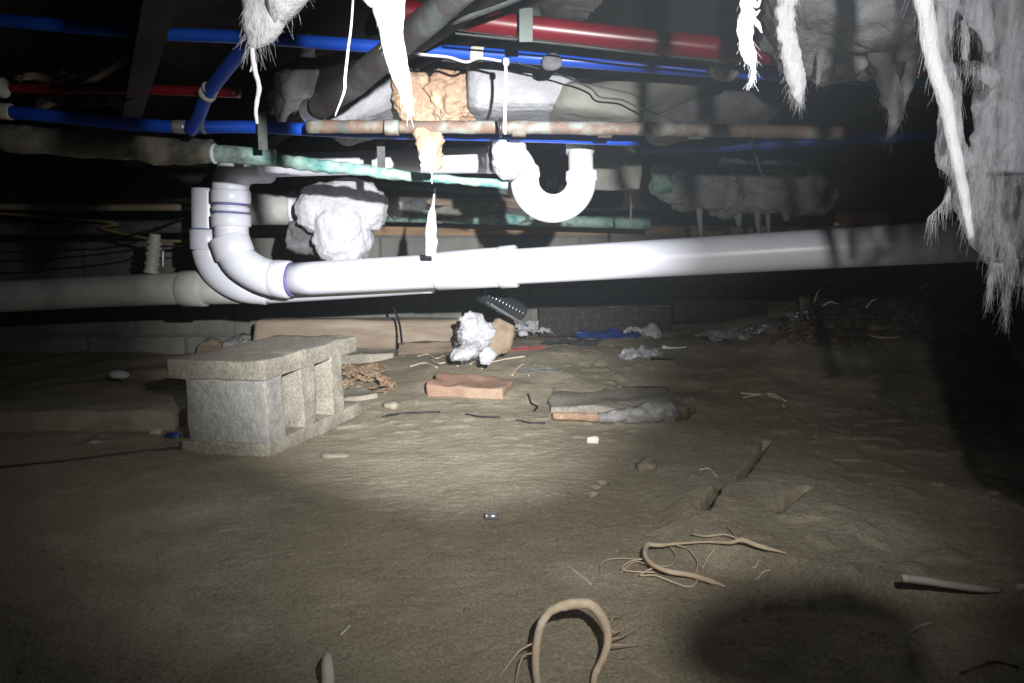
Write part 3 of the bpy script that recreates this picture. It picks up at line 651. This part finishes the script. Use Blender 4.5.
px_tube('side_shred', [(350, -60, .6), (366, -6, .6), (376, 8, .6), (384, 16, .6)], [.012, .005, .002, .0008], 'fibre', t3, seg=12, nz=.3, nf=60)
t4 = tuft('hanging_tuft', 'narrow bright wool tuft hanging over the thick red tube', [(748, -130, .62, 12), (747, -20, .62, 7), (746, 10, .62, 5), (745, 35, .62, 7), (749, 54, .62, 8), (753, 68, .62, 2), (752, 82, .62, .8)], nz=.4, nf=90, hair=40, hlen=.015)
for i, (a, b, c) in enumerate([((750, -6), (757, 6), (762, -8)), ((748, 15), (757, 24), (762, 33)), ((748, 8), (754, 14), (760, 10))]):
    px_tube('side_shred', [(*a, .62), (*b, .62), (*c, .62)], [.003, .0022, .0006], 'fibre', t4, seg=8, nz=.4, nf=150)
tuft('hanging_tuft', 'long ragged white wool tuft right of the narrow one', [(790, -130, .72, 24), (789, -20, .72, 13), (787, 10, .72, 9), (788, 40, .72, 8), (792, 65, .72, 9), (797, 88, .72, 8), (800, 104, .72, 1.5)], nz=.5, nf=80, hair=130, hlen=.02)
tuft('hanging_tuft', 'dim grey wisp dangling below the large grey mass', [(822, 50, .98, 4), (820, 66, .98, 3.5), (818, 84, .98, 2)], 'fibre_grey', nz=.4, hair=20, hlen=.02)
v = tuft('hanging_tuft', 'forked grey wool wisp left of the big wool curtain', [(880, 40, .98, 14), (886, 68, .98, 9), (892, 96, .98, 11), (896, 118, .98, 7), (888, 137, .98, 2)], 'fibre_grey', nz=.35, hair=60, hlen=.03)
px_tube('fork', [(925, -20, .98), (918, 40, .98), (908, 80, .98), (899, 112, .98)], [.012, .010, .008, .006], 'fibre_grey', v, seg=14, nz=.3, nf=40)

# the wool curtain at the right edge
cu = thing('wool_curtain', 'big torn white wool curtain hanging down the right edge', 'insulation', P(1000, -120, .68))
anch = []
def strand(nm, pl, m, nz=.25, nf=40, seg=18, fl=.6, n=10):
    pts = [P(a, b, c) for a, b, c, _ in pl]; rs = [pxm(c, d) for _, _, c, d in pl]
    pp, rr = catmull(pts, rs, n); vs, fs = tube_geo(pp, rr, seg, flat_=fl, nz=nz, nf=nf, seed=pl[0][0])
    raw(nm, vs, fs, m, cu); anch.extend(zip(pp, rr))
strand('bright_cord', [(905, -130, .60, 12), (920, -20, .60, 9), (927, 20, .60, 8), (933, 60, .60, 8), (945, 100, .60, 7), (955, 150, .60, 6), (963, 190, .60, 5.5), (971, 238, .60, 3)], 'fibre', .18, 50, 14, .8)
strand('wool_body', [(1050, -130, .70, 60), (1030, -40, .70, 62), (1022, 10, .70, 52), (1024, 60, .70, 42), (1022, 110, .70, 44), (1014, 145, .70, 44), (1012, 172, .70, 30)], 'fibre_thin', .28, 26, 40, .30, 16)
strand('wool_body', [(1014, 135, .70, 30), (1010, 165, .70, 46), (1008, 195, .70, 50), (1012, 225, .70, 42), (1020, 260, .70, 26), (1024, 285, .70, 10)], 'fibre_sheer', .28, 26, 40, .30, 16)
strand('wool_body', [(1080, -130, .74, 60), (1065, 0, .74, 55), (1065, 110, .74, 50), (1068, 160, .74, 30), (1070, 190, .74, 10)], 'fibre_thin', .28, 26, 32, .35, 14)
strand('wool_body', [(1090, 60, .70, 40), (1085, 200, .70, 42), (1082, 290, .70, 40), (1084, 360, .70, 38), (1088, 430, .70, 24), (1092, 465, .70, 6)], 'fibre', .28, 26, 26, .4, 12)  # added strand out of view, hung low to shade the right earth
strand('wool_fold', [(975, -100, .66, 26), (968, -20, .66, 22), (975, 8, .66, 14), (985, 30, .66, 8), (990, 52, .66, 4)], 'fibre_thin', .35, 45, 18, .5)
strand('wool_fold', [(948, -20, .64, 14), (944, 20, .64, 9), (945, 60, .64, 8), (950, 85, .64, 10), (955, 115, .64, 8), (958, 140, .64, 4)], 'fibre_thin', .5, 60, 16, .5)
strand('wool_fold', [(940, 72, .65, 7), (960, 68, .65, 6), (980, 70, .65, 7), (998, 82, .65, 10)], 'fibre_thin', .4, 60, 14, .5)
strand('wool_fold', [(1006, 100, .66, 16), (990, 140, .66, 22), (978, 175, .66, 24), (976, 205, .66, 22), (990, 235, .66, 20), (1008, 262, .66, 12)], 'fibre_sheer', .35, 36, 26, .35)
strand('wool_fold', [(946, 92, .7, 5), (951, 130, .7, 13), (955, 164, .7, 15), (958, 184, .7, 4)], 'fibre_thin', .4, 50, 18, .5)
strand('wool_fold', [(962, 20, .63, 4), (966, 36, .63, 3.5), (965, 60, .63, 3)], 'fibre_thin', .5, 60, 10, .6)
strand('lower_wisp', [(1004, 262, .68, 12), (1007, 285, .68, 5), (1005, 303, .68, 3), (1006, 318, .68, 1)], 'fibre_thin', .4, 60, 12, .6)
strand('lower_wisp', [(998, 264, .68, 8), (992, 280, .68, 4), (989, 294, .68, 1)], 'fibre_thin', .4, 60, 10, .6)
strand('side_wisp', [(962, 168, .62, 8), (952, 188, .62, 4), (944, 202, .62, 1.5), (928, 218, .62, .5)], 'fibre_thin', .4, 60, 10, .6)
fibres('loose_fibres', anch, 'thread', cu, 1500, .018, .00009, droop=1.4, spread=.5, seed=91)

# made-up tuft out of view at right, added to darken the lower right earth
o = thing('hanging_tuft', 'unseen wool tuft added on a thread beside the torch to cast shade', 'insulation', (.182, .17, .452))
pillow('wool', Vector((.183, .172, .4345)), (.030, .012, .021), 'fibre', o, None, .25, 60, 4, .9, 77)
tube('thread', [Vector((.182, .17, JB + .05)), Vector((.182, .17, .45))], .0005, 'thread', o, seg=6)

# strings and drips round the copper pipe
s1 = thing('hanging_string', 'bright white string tied to the upper blue tube above the trap', 'string', P(506, 60, 1.18))
px_tube('string', [(505, 58, 1.18), (506, 75, 1.18), (505, 100, 1.18), (505, 134, 1.2)], .0026, 'thread', s1, seg=8, nz=.15, nf=200)
pillow('knot', P(506, 62, 1.18), (.005, .004, .006), 'thread', s1, sub=2)
batt('white wool clump wrapped round the pipe end left of the trap', 508, 152, 1.42, 32, 44, .05, 'fibre', 0, 0, .4, 30, 40, .6, 'wool_clump', 4)
dr = thing('wool_drip', 'cream wool drip hanging under the copper pipe with a thread', 'insulation', P(430, 132, 1.3))
pillow('wool', P(430, 150, 1.32), (pxm(1.32, 12), .012, pxm(1.32, 19)), 'foam_tan', dr, None, .5, 45, 4, .7, 41)
px_tube('thread', [(430, 165, 1.32), (432, 175, 1.32), (432, 184, 1.32)], [.0035, .0015, .0006], 'thread', dr, seg=8, nz=.3, nf=100)
pillow('bright_core', P(428, 156, 1.31), (pxm(1.32, 8), .012, pxm(1.32, 14)), 'fibre', dr, None, .5, 45, 4, .7, 43)
tuft('hanging_tuft', 'slim white wool plug standing on the drain with a thread above', [(435, 188, 1.7, .7), (433, 205, 1.7, 1.4), (432, 214, 1.7, 4), (431, 230, 1.7, 5.5), (431, 246, 1.7, 6), (431, 256, 1.7, 5)], nz=.2, nf=60, hair=12, hlen=.02)
simple_tube('hanging_thread', 'faint grey thread hanging over the grey wool clump', 'string', [(752, 140, 1.6), (757, 160, 1.6), (763, 178, 1.6)], [.0025, .0015, .001], 'duct', seg=6)
simple_tube('hanging_thread', 'faint pale thread hanging right of the trap over the drain', 'string', [(630, 190, 1.9), (631, 208, 1.9), (630, 224, 1.9)], [.001, .0035, .0015], 'duct', seg=6, nz=.4, nf=80)

# ================================================================ GROUND OBJECTS
# --- hollow concrete block on its side
def hollow_block():
    """local: x = length (0.40), y = depth (cores run along y, 0.195), z = up; face shells top and bottom, open ends"""
    L, D, H, s = 0.415, 0.195, 0.208, 0.034
    root = thing('concrete_block', 'upright hollow concrete block with flared top, nearest large thing on the earth', 'block', (0, 0, 0))
    def pc(nm, c, sz, m='concrete', amp=.0022):
        return rough_box(nm, c, sz, m, root, amp=amp, fr=26, cuts=7, bev=.004)
    pc('top_shell', (0, .018, H - .020), (L, D + .036, .040)); pc('bottom_shell', (.004, .008, .018), (L + .010, D + .016, .036))
    for x, w_ in ((-.170, .064), (-.034, .058), (.096, .058)): pc('web', (x, 0, H / 2), (w_, D - .002, H - .064), 'concrete_rough' if x < -.1 else 'concrete')
    return root
cb = hollow_block()
E1 = G(181, 452); E2 = G(268, 456); E3 = G(360, 410)
ang = math.atan2(E3.y - E2.y, E3.x - E2.x)
print('BLOCK', tuple(E1), tuple(E2), tuple(E3), (E2 - E1).length, (E3 - E2).length, math.degrees(ang))
# build with near bottom corner at E2: length runs away along ang, depth runs to the left and back
for ch in cb.children: ch.matrix_parent_inverse = Matrix()
ang = math.radians(75)
ux = Vector((math.cos(ang), math.sin(ang), 0)); uy = Vector((-math.sin(ang), math.cos(ang), 0))
cb.rotation_euler = (math.radians(-1.0), math.radians(-1.6), ang)
N0 = P(271, 452, 1.49); N0.z = -0.008
cb.location = N0 + ux * 0.20 + uy * 0.0975

# --- others: (all sit on the earth)
def slab(name, label, px, py, sx, sy, sz, rot, m, cat, lift=0.0, amp=.004, group=None, cuts=8, fr=18, bev=.006):
    g = G(px, py); o = rough_box(name, Vector((0, 0, sz / 2)), (sx, sy, sz), m, amp=amp, cuts=cuts, fr=fr, bev=bev)
    o.location = g + Vector((0, 0, lift)); o.rotation_euler = [math.radians(a) for a in rot]
    return tag(o, label, cat, group)
sl = slab('paver_slab', 'long dim concrete slab lying left of the hollow block', 95, 420, .50, .27, .055, (0, 0, 3), 'stone', 'slab', -.008)
slab('stone_slab', 'flat grey stone slab just right of the hollow block top', 368, 360, .20, .13, .045, (4, 0, 6), 'concrete', 'slab', -.012)
slab('red_brick', 'worn red brick half sunk in the middle of the earth', 470, 390, .22, .12, .052, (9, 3, -10), 'brick', 'brick', -.024, .006)
slab('stone_slab', 'large flat dusty slab sunk behind the rolled plastic', 612, 402, .34, .30, .03, (2, 1, -4), 'concrete', 'slab', -.016, .007)
slab('stone_slab', 'small pale slab corner under the left of the leaves', 352, 398, .13, .10, .03, (4, -4, 30), 'stone', 'slab', -.015)
tm = slab('timber', 'long smooth tan timber lying at the foot of the wall', 400, 343, .95, .12, .115, (0, 0, 0), 'wood_tan', 'timber', -.01, .004, cuts=10, bev=.02)
tm.location = (P(385, 330, 2.75).x, 2.75, g1(-.4, 2.75) + .002)
o = slab('timber', 'dark brown plank end between the grey slab and the white clump', 440, 352, .30, .06, .045, (0, -2, 8), 'wood_grey', 'timber', -.004)
o = slab('thin_lath', 'pale thin lath resting along the timbers left of the white clump', 445, 340, .30, .02, .010, (0, 3, -5), 'wood_tan', 'timber', .02, .001)
o = slab('wood_stake', 'short pale stake standing upright at the right back', 806, 318, .042, .02, .085, (4, -6, 8), 'wood_tan', 'stake', -.004, .002)
o = slab('dim_board', 'dark board leaning at the back wall right of the blue sheet', 720, 322, .36, .03, .10, (0, 0, 4), 'wood_dark', 'board', 0, .003)
o = slab('dim_board', 'dark board added to darken the lit wall foot behind the blue sheet', 605, 322, .52, .03, .12, (0, 0, -3), 'wood_dark', 'board', -.01, .003)  # board put in as painted shade over the bright wall foot
o = slab('dim_lath', 'thin pale lath edge at the back wall above the dark board', 706, 306, .16, .02, .010, (0, 0, 3), 'wood_grey', 'board', .02, .001)
# rocks and things behind the block
def rock(label, px, py, r, m='stone', sq=(1, .8, .6), name='rock', seed=1., lift=0., amp=.25, cat='rock', group=None):
    g = G(px, py)
    o = pillow(name, Vector((0, 0, 0)), (r * sq[0], r * sq[1], r * sq[2]), m, amp=amp, fr=1.2 / r, sub=3 if r < .03 else 4, seed=seed, pw=.8)
    o.location = g + Vector((0, 0, r * sq[2] * .45 + lift)); return tag(o, label, cat, group)
rock('rounded brown rock behind the hollow block', 212, 350, .055, 'wood_grey', (1, .8, .9), seed=2)
b = rock('grey plastic bag behind the hollow block', 246, 348, .06, 'plastic_grey', (1.2, .8, .75), 'plastic_bag', 3, .02, .4, 'bag')
rock('pale stone chip beside the crack', 646, 471, .017, 'stone', (1, .9, .8), seed=4, amp=.7)
rock('round buff stone in the lit earth right of the hollow block', 392, 408, .022, 'stone', (1.2, 1, .5), seed=5)
rock('white foam crumb on the far side of the left slab', 120, 392, .022, 'fibre', (1.3, .8, .5), 'foam_crumb', 6, .045, .3, 'crumb')
rock('yellow crumb in front of the left slab', 156, 434, .011, 'clamp', (1.2, .8, .8), 'foam_crumb', 7, 0, .3, 'crumb')
rock('small blue plastic scrap between left slab and hollow block', 174, 438, .014, 'blue_film', (1.3, .8, .5), 'plastic_scrap', 8, 0, .4, 'scrap')
rock('pale chip below the rolled plastic', 593, 443, .013, 'stick', (1, .8, .8), seed=9)
rock('flat pale flake in front of the hollow block', 336, 457, .022, 'stone', (1.5, .7, .22), 'flake', 10, 0, .3, 'flake')
rock('pale flake on the far left earth', 96, 442, .024, 'plastic_grey', (1.5, .8, .15), 'flake', 11, 0, .4, 'flake')
rock('small white speck of stone in the foreground earth', 467, 614, .004, 'stone', (1, 1, .5), seed=12)

# --- white insulation clump with brown paper
wc = thing('wool_clump', 'crumpled white wool clump with brown paper on the earth under the drain', 'insulation', G(480, 362))
fibres('fuzz', [(P(475, 334, 2.26), .06), (P(466, 350, 2.22), .04)], 'thread', wc, 260, .02, .0003, droop=.2, seed=5)
pillow('wool', P(475, 334, 2.3), (.052, .045, .062), 'fibre', wc, None, .45, 24, 5, .8, 51)
pillow('wool', P(466, 352, 2.25), (.05, .04, .020), 'fibre', wc, eul(0, -12, 0), .45, 24, 4, .8, 52)
pillow('wool', P(487, 356, 2.2), (.022, .02, .024), 'fibre', wc, eul(0, 30, 0), .4, 34, 4, .8, 53)
pillow('kraft_paper', P(501, 336, 2.33), (.042, .03, .06), 'brown_paper', wc, eul(0, 12, 0), .35, 20, 4, .6, 54)
rock('small white wool crumb right of the crumpled clump', 523, 340, .016, 'fibre', (1.1, .8, .7), 'foam_crumb', 14, .02, .3, 'crumb')
# --- corrugated hose
hs = thing('corrugated_hose', 'short black corrugated hose poking down under the drain', 'hose', P(500, 305, 2.2))
HA, HB = P(482, 292, 2.12), P(522, 313, 2.2); n_ = 48
pts = [HA.lerp(HB, k / n_) for k in range(n_ + 1)]
vs_, fs_ = tube_geo(pts, [.0235 + .0055 * max(0, math.sin(k * math.pi / 2)) for k in range(n_ + 1)], 20)
raw('hose', vs_, fs_, 'hose', hs)
px_tube('grey_strip', [(486, 301, 2.12), (505, 313, 2.13), (528, 326, 2.15)], .004, 'duct', hs, seg=8)
# --- sheets of plastic
def film(name, label, px, py, w_, h_, m, rot=(0, 0, 0), amp=.02, seed=1., fr=13, cat='plastic', lift=0.004, ragged=.3):
    o = sheet(name, Vector((0, 0, 0)), w_, h_, m, None, None, amp * .6, fr, nx=40, ny=24, seed=seed, ragged=ragged)
    o.location = G(px, py) + Vector((0, 0, lift)); o.rotation_euler = [math.radians(a) for a in rot]
    return tag(o, label, cat)
film('plastic_film', 'clear plastic scrap beside the hose end', 534, 325, .14, .08, 'plastic', (25, 0, 10), .03, 2, lift=.03)
film('red_strip', 'faded red plastic strip right of the white clump', 527, 350, .13, .04, 'red_film', (10, 0, 12), .010, 3)
film('dark_tarp', 'crumpled dark green tarp by the faded red strip', 572, 345, .22, .09, 'dark_film', (6, 0, 4), .02, 4)
film('blue_sheet', 'blue plastic sheet strip near the back wall', 622, 336, .34, .10, 'blue_film', (14, 0, 5), .018, 5)
film('clear_bottle_film', 'clear crumpled plastic lying on the blue strip', 642, 338, .14, .08, 'plastic', (20, 0, 0), .035, 6, lift=.015)
film('white_bag', 'whitish torn bag with twisted tail right of centre', 642, 357, .15, .08, 'plastic', (15, -6, 14), .035, 7, cat='bag', lift=.006)
simple_tube('twisted_tail', 'twisted plastic tail reaching right from the torn bag', 'plastic', [tuple(v) for v in [(662, 347, 1.95), (672, 348, 1.95), (687, 347, 1.95)]], [.006, .003, .002], 'plastic', seg=8, nz=.4, nf=80)
film('clear_film', 'long dusty clear film in the right middle distance', 735, 338, .26, .10, 'plastic', (14, 0, 8), .03, 8)
film('foil_sheet', 'crumpled silvery film before the stake', 775, 333, .18, .11, 'foil', (18, 0, -6), .045, 9, lift=.01)
film('foil_sheet', 'upright silvery wrapper with a dark window right of the stake', 808, 327, .15, .07, 'foil', (35, 14, -14), .03, 10, lift=.02)
film('white_scrap', 'small white torn scrap among the right roots', 862, 322, .05, .05, 'plastic', (40, 20, 0), .03, 11, lift=.015)
film('grey_plastic', 'dusty grey film flake left of the twig by the flat slab', 540, 372, .13, .05, 'plastic_grey', (6, 0, -8), .01, 12)
film('grey_plastic', 'faint grey film flake below the torn bag', 700, 378, .13, .04, 'plastic_grey', (5, 0, 0), .008, 13)
slab('pale_lath', 'pale grey lath slanting among the right roots', 895, 324, .17, .03, .012, (0, -6, 10), 'duct', 'lath', .02, .002)
# --- rolled plastic with wooden handle
rp = thing('wrapped_stick', 'tan wooden stick end wrapped in crumpled plastic, in front of the flat slab', 'stick', G(620, 426))
a0, a1, a2, a3 = G(553, 421, .012), G(600, 424, .014), G(640, 424, .022), G(684, 420, .018)
tube('stick', [a0, a0.lerp(a1, .5) + Vector((0, 0, .002)), a1, a1.lerp(a2, .3)], [.009, .0105, .010, .009], 'foam_tan', rp, seg=14, nz=.15, nf=40)
tube('plastic_wrap', [a1 - Vector((.005, 0, 0)), a1.lerp(a2, .5), a2, a2.lerp(a3, .6), a3 - Vector((.02, 0, 0))], [.013, .017, .023, .027, .012], 'plastic_grey', rp, seg=26, n=12, nz=.35, nf=45)
tube('torn_fringe', [a3 - Vector((.03, 0, 0)), a3, a3 + Vector((.03, .01, .0))], [.022, .018, .004], 'root_dark', rp, seg=12, nz=.5, nf=60)
fibres('fringe_threads', [(a3 - Vector((.01, 0, 0)), .02)], 'root_dark', rp, 24, .05, .0012, droop=.2, seed=4)
# --- leaves
lv = random.Random(3)
for k in range(26):
    px, py = lv.uniform(342, 392), lv.uniform(371, 397)
    g = G(px, py)
    s_ = lv.uniform(.024, .045)
    o = sheet('dry_leaf', Vector((0, 0, 0)), s_ * 1.5, s_, 'leaf' if k % 3 else 'brown_paper', amp=.007, fr=45, nx=9, ny=7, seed=k, ragged=.5, thick=.0005)
    o.location = g + Vector((0, 0, .006 + .012 * lv.random())); o.rotation_euler = (lv.uniform(-.5, .5), lv.uniform(-.5, .5), lv.uniform(0, 6))
    tag(o, 'curled dry brown leaf in the litter right of the hollow block', 'leaf', 'dry leaves beside the hollow block')

# ================================================================ ROOTS, TWIGS, WIRES
def gtube(name, label, pl, r, m='root', cat='root', lifts=None, parent=None, seg=8, n=6, nz=.2, nf=150, group=None):
    """follow the earth under a list of pixels; r in metres"""
    pts = []
    for k, p in enumerate(pl):
        l = (lifts[k] if lifts else 0) ; q = G(p[0], p[1]); 
        if l:      # lifted points stay on the same sight line, so move nearer
            o_ = Vector((0, 0, CAM_Z)); d = q - o_; q = o_ + d * ((CAM_Z - q.z - l) / (CAM_Z - q.z))
        pts.append(q + Vector((0, 0, (r[k] if isinstance(r, list) else r) * .7)))
    o = tube(name, pts, r, m, parent, seg=seg, n=n, nz=nz, nf=nf)
    if not parent: tag(o, label, cat, group)
    return o
# arched root
ar = thing('arched_root', 'thick pale root arching like a horseshoe at the bottom edge', 'root', G(572, 640))
gtube('stem', '', [(541, 700), (537, 683), (536, 655), (541, 632), (552, 615), (571, 608), (590, 612), (603, 626), (608, 645), (604, 662), (596, 676), (592, 700)],
      [.0040, .0036, .0040, .0043, .0047, .0056, .0056, .0050, .0042, .0036, .0032, .003], lifts=[.0, .004, .016, .026, .032, .034, .032, .026, .018, .012, .006, 0], parent=ar, seg=12)
for a, b, c in [((536, 648), (518, 658), (500, 681)), ((534, 654), (522, 664), (514, 690)), ((607, 629), (614, 622), (621, 618)), ((609, 636), (620, 633), (628, 627)), ((610, 641), (624, 637), (640, 631)), ((609, 647), (622, 648), (638, 649)), ((605, 622), (609, 618), (612, 615)), ((611, 634), (616, 628), (622, 622))]:
    gtube('rootlet', '', [a, b, c], [.0010, .0008, .0004], lifts=[.018, .012, .002], parent=ar, seg=5)
# looping root
lr = thing('looping_root', 'tangled pale root loop with forked tip in the right foreground', 'root', G(650, 565))
gtube('stem', '', [(725, 588), (712, 584), (690, 578), (668, 573), (652, 566), (645, 556), (648, 549), (660, 547), (680, 545), (705, 546), (730, 546), (742, 545), (760, 550), (786, 557)],
      [.0012, .003, .0033, .0032, .003, .003, .003, .0028, .0016, .0015, .0022, .0035, .003, .0012], lifts=[.0, .004, .006, .008, .01, .012, .012, .01, .006, .004, .006, .008, .006, .002], parent=lr, seg=10)
for pl_, r_ in [([(742, 544), (725, 539), (706, 537), (692, 537)], .0016), ([(740, 543), (733, 534), (727, 527)], .0009), ([(741, 543), (735, 536), (731, 530)], .0007),
                ([(650, 566), (636, 562), (624, 570), (621, 575)], .0008), ([(645, 562), (630, 563), (622, 572), (640, 573), (655, 575)], .0012), ([(652, 572), (640, 577), (655, 580), (675, 585), (690, 590), (697, 584), (694, 575)], .0014),
                ([(676, 548), (688, 553), (697, 565), (696, 575)], .0008), ([(670, 549), (676, 558), (670, 567), (655, 568)], .0008), ([(648, 560), (632, 560), (615, 561), (602, 566), (601, 573)], .0008), ([(715, 553), (708, 562), (702, 572)], .0009)]:
    gtube('rootlet', '', pl_, r_, lifts=[.006] + [.003] * (len(pl_) - 1), parent=lr, seg=5)
gtube('pale_stick', 'pale bare stick lying at the right edge of the foreground', [(903, 586), (925, 590), (955, 596), (982, 599), (1000, 600)], [.0042, .0044, .0040, .0036, .002], 'stick', 'stick', lifts=[.02, .016, .012, .006, .002], seg=10, nz=.08)
gtube('pale_stick', 'short whitish stick tip cut by the right edge', [(1016, 599), (1024, 600), (1040, 600)], .004, 'stick', 'stick', seg=8)
gtube('pale_stick', 'short fat white stick end standing out at the bottom edge', [(328, 700), (328, 683), (327, 668), (328, 661)], [.0062, .0062, .0058, .003], 'stick', 'stick', lifts=[0, .01, .014, .014], seg=12, nz=.1)
tw = [
    ('thin bent white twig left of the looping root', [(567, 568), (572, 570), (582, 580), (591, 588)], .0010, 'stick'),
    ('thin straight white twig near the bottom white stick', [(341, 639), (346, 634), (350, 629)], .0010, 'stick'),
    ('tiny white staple in the lower left earth', [(295, 645), (296, 641), (305, 643)], .0009, 'plastic'),
    ('curved pale twig above the crack', [(700, 470), (709, 470), (717, 478)], .0012, 'stick'),
    ('faint thin twig in the dark lower right', [(908, 633), (918, 630), (932, 627)], .0009, 'stick'),
    ('arched brown twig in the bottom right corner', [(960, 676), (975, 669), (995, 667), (1018, 671)], .0014, 'root_dark'),
    ('short white twig right of the looping root, upper', [(757, 580), (763, 575), (770, 573)], .0008, 'stick'),
    ('short white twig right of the looping root, lower', [(752, 573), (756, 568), (759, 565)], .0008, 'stick'),
    ('black wire lying in the lit earth, longer left one', [(383, 418), (400, 416), (420, 414), (440, 413)], .0030, 'wire_black'),
    ('black wire lying in the lit earth, shorter right one', [(466, 415), (480, 418), (500, 419)], .0026, 'wire_black'),
    ('dark wire left of the wooden stick end', [(516, 421), (530, 424), (545, 424)], .0024, 'wire_black'),
    ('small hooked black wire by the left of the flat slab', [(528, 395), (531, 404), (537, 408), (534, 412)], .0030, 'wire_black'),
    ('long dark wire on the earth at far left', [(-10, 470), (60, 463), (120, 455), (180, 449)], .0028, 'wire_black'),
    ('pale twig with a yellow end below the grey slab', [(410, 368), (425, 364), (437, 368)], .0024, 'root'),
    ('forked pale twig right of the red brick, left prong', [(512, 376), (518, 369), (524, 364)], .0022, 'root'),
    ('forked pale twig right of the red brick, right prong', [(524, 364), (528, 370), (529, 377)], .0020, 'root'),
    ('straw-coloured twig right of the white clump', [(486, 364), (505, 360), (525, 357)], .0024, 'root'),
    ('curled twig under the white clump', [(470, 365), (476, 362), (482, 369)], .0020, 'root'),
    ('curled twig left of the white clump', [(430, 360), (440, 364), (452, 361), (458, 367)], .0022, 'root'),
    ('kinked straw twig behind the yellow-ended one', [(418, 357), (428, 355), (436, 359), (445, 356)], .0020, 'root'),
    ('pair of pale grass blades at the right, upper', [(741, 394), (756, 395), (772, 395), (786, 402)], .0022, 'stick'),
    ('pair of pale grass blades at the right, lower', [(743, 399), (760, 396), (776, 399), (784, 408)], .0018, 'stick'),
    ('faint twig in the dark right earth', [(858, 412), (866, 407), (872, 412)], .0018, 'root_dark'),
    ('brown arched twig in the dark right earth', [(900, 395), (915, 394), (930, 401)], .0022, 'root_dark')]
for lab, pl_, r_, mm in tw:
    gtube('wire' if 'wire' in lab or 'staple' in lab else 'twig', lab, pl_, r_, mm, 'wire' if 'wire' in lab or 'staple' in lab else 'twig', seg=6, nz=.15)
# little metal tube
mc = thing('metal_ferrule', 'small shiny metal ferrule alone on the earth', 'ferrule', G(492, 521))
c0, c1 = G(486, 520, .006), G(499, 521, .006)
tube('tube', [c0, c1], .0055, 'metal', mc, seg=18, n=2)
ring('rim', c0 - (c1 - c0) * .05, c0 + (c1 - c0) * .12, .0062, 'metal', mc, seg=18)

# root mat on the right bank
rr = random.Random(21)
rm = thing('root_mat', 'tangled mat of dark roots and litter on the right bank', 'roots', G(930, 325))
vs_, fs_ = [], []
for k in range(900):
    px = rr.uniform(790, 1090); py = rr.uniform(294, 338) + (6 if px < 860 else 0)
    q = G(px, py); a_ = rr.gauss(0, .35); L = rr.uniform(.05, .28)
    pts = []; p = q + Vector((-math.cos(a_) * L / 2, -math.sin(a_) * L / 2, 0)); h = rr.uniform(.0, .05)
    for s_ in range(7):
        p = p + Vector((math.cos(a_), math.sin(a_), 0)) * L / 6; a_ += rr.gauss(0, .3)
        pts.append(Vector((p.x, min(p.y, 2.88), g1(p.x, min(p.y, 2.88)) + h * math.sin(s_ / 6 * 3.1) + .004)))
    r0 = rr.choice([.001, .0015, .002, .003, .005, .008])
    tube_geo(pts, [r0 * (1 - .08 * s_) for s_ in range(7)], 5, vs_, fs_)
o = raw('fine_roots', vs_, fs_, 'root_dark', rm); o['kind'] = 'stuff'
for k, (pl_, r_, mm) in enumerate([([(826, 312), (870, 302), (915, 296), (942, 300)], .016, 'root_dark'), ([(915, 303), (945, 301), (965, 306)], .011, 'root'), ([(880, 312), (930, 306), (1000, 312), (1050, 312)], .012, 'root_dark'), ([(985, 306), (1005, 306), (1030, 305)], .006, 'root'),
                                   ([(830, 326), (880, 330), (940, 326), (1010, 322)], .009, 'root_dark'), ([(860, 335), (880, 340), (900, 338)], .005, 'root')]):
    gtube('thick_root', '', pl_, [r_ * .6] + [r_] * (len(pl_) - 2) + [r_ * .5], mm, lifts=[.004] * len(pl_), parent=rm, seg=10, nz=.35, nf=30)
for lab, pl_, mm in [('curled pale twig sticking up on the right bank', [(920, 290, 2.5), (926, 284, 2.5), (933, 287, 2.5)], 'stick'), ('pale twig arching up left on the right bank', [(823, 306, 2.4), (830, 302, 2.4), (838, 304, 2.4)], 'stick'),
                     ('thin upright twig right of the stake', [(814, 303, 2.4), (818, 292, 2.4), (824, 288, 2.4)], 'stick'), ('pale twig at mid bank leaning right', [(866, 308, 2.4), (872, 301, 2.4), (878, 299, 2.4)], 'stick')]:
    simple_tube('twig', lab, 'twig', pl_, [.0035, .003, .0015], mm, seg=6)
for k, (x, y, s_) in enumerate([(893, 309, .03), (860, 330, .02), (872, 334, .018), (980, 312, .03), (905, 302, .02)]):
    rock(['pale litter flake high on the right bank', 'white crumb low on the right bank, left', 'pinkish crumb low on the right bank', 'grey litter lump under the wool curtain', 'dull litter lump beside the thick root'][k], x, y, s_, ['stone', 'fibre', 'leaf', 'stone', 'root_dark'][k], (1.2, .8, .5), 'litter', k + 20, .01, .3, 'litter')
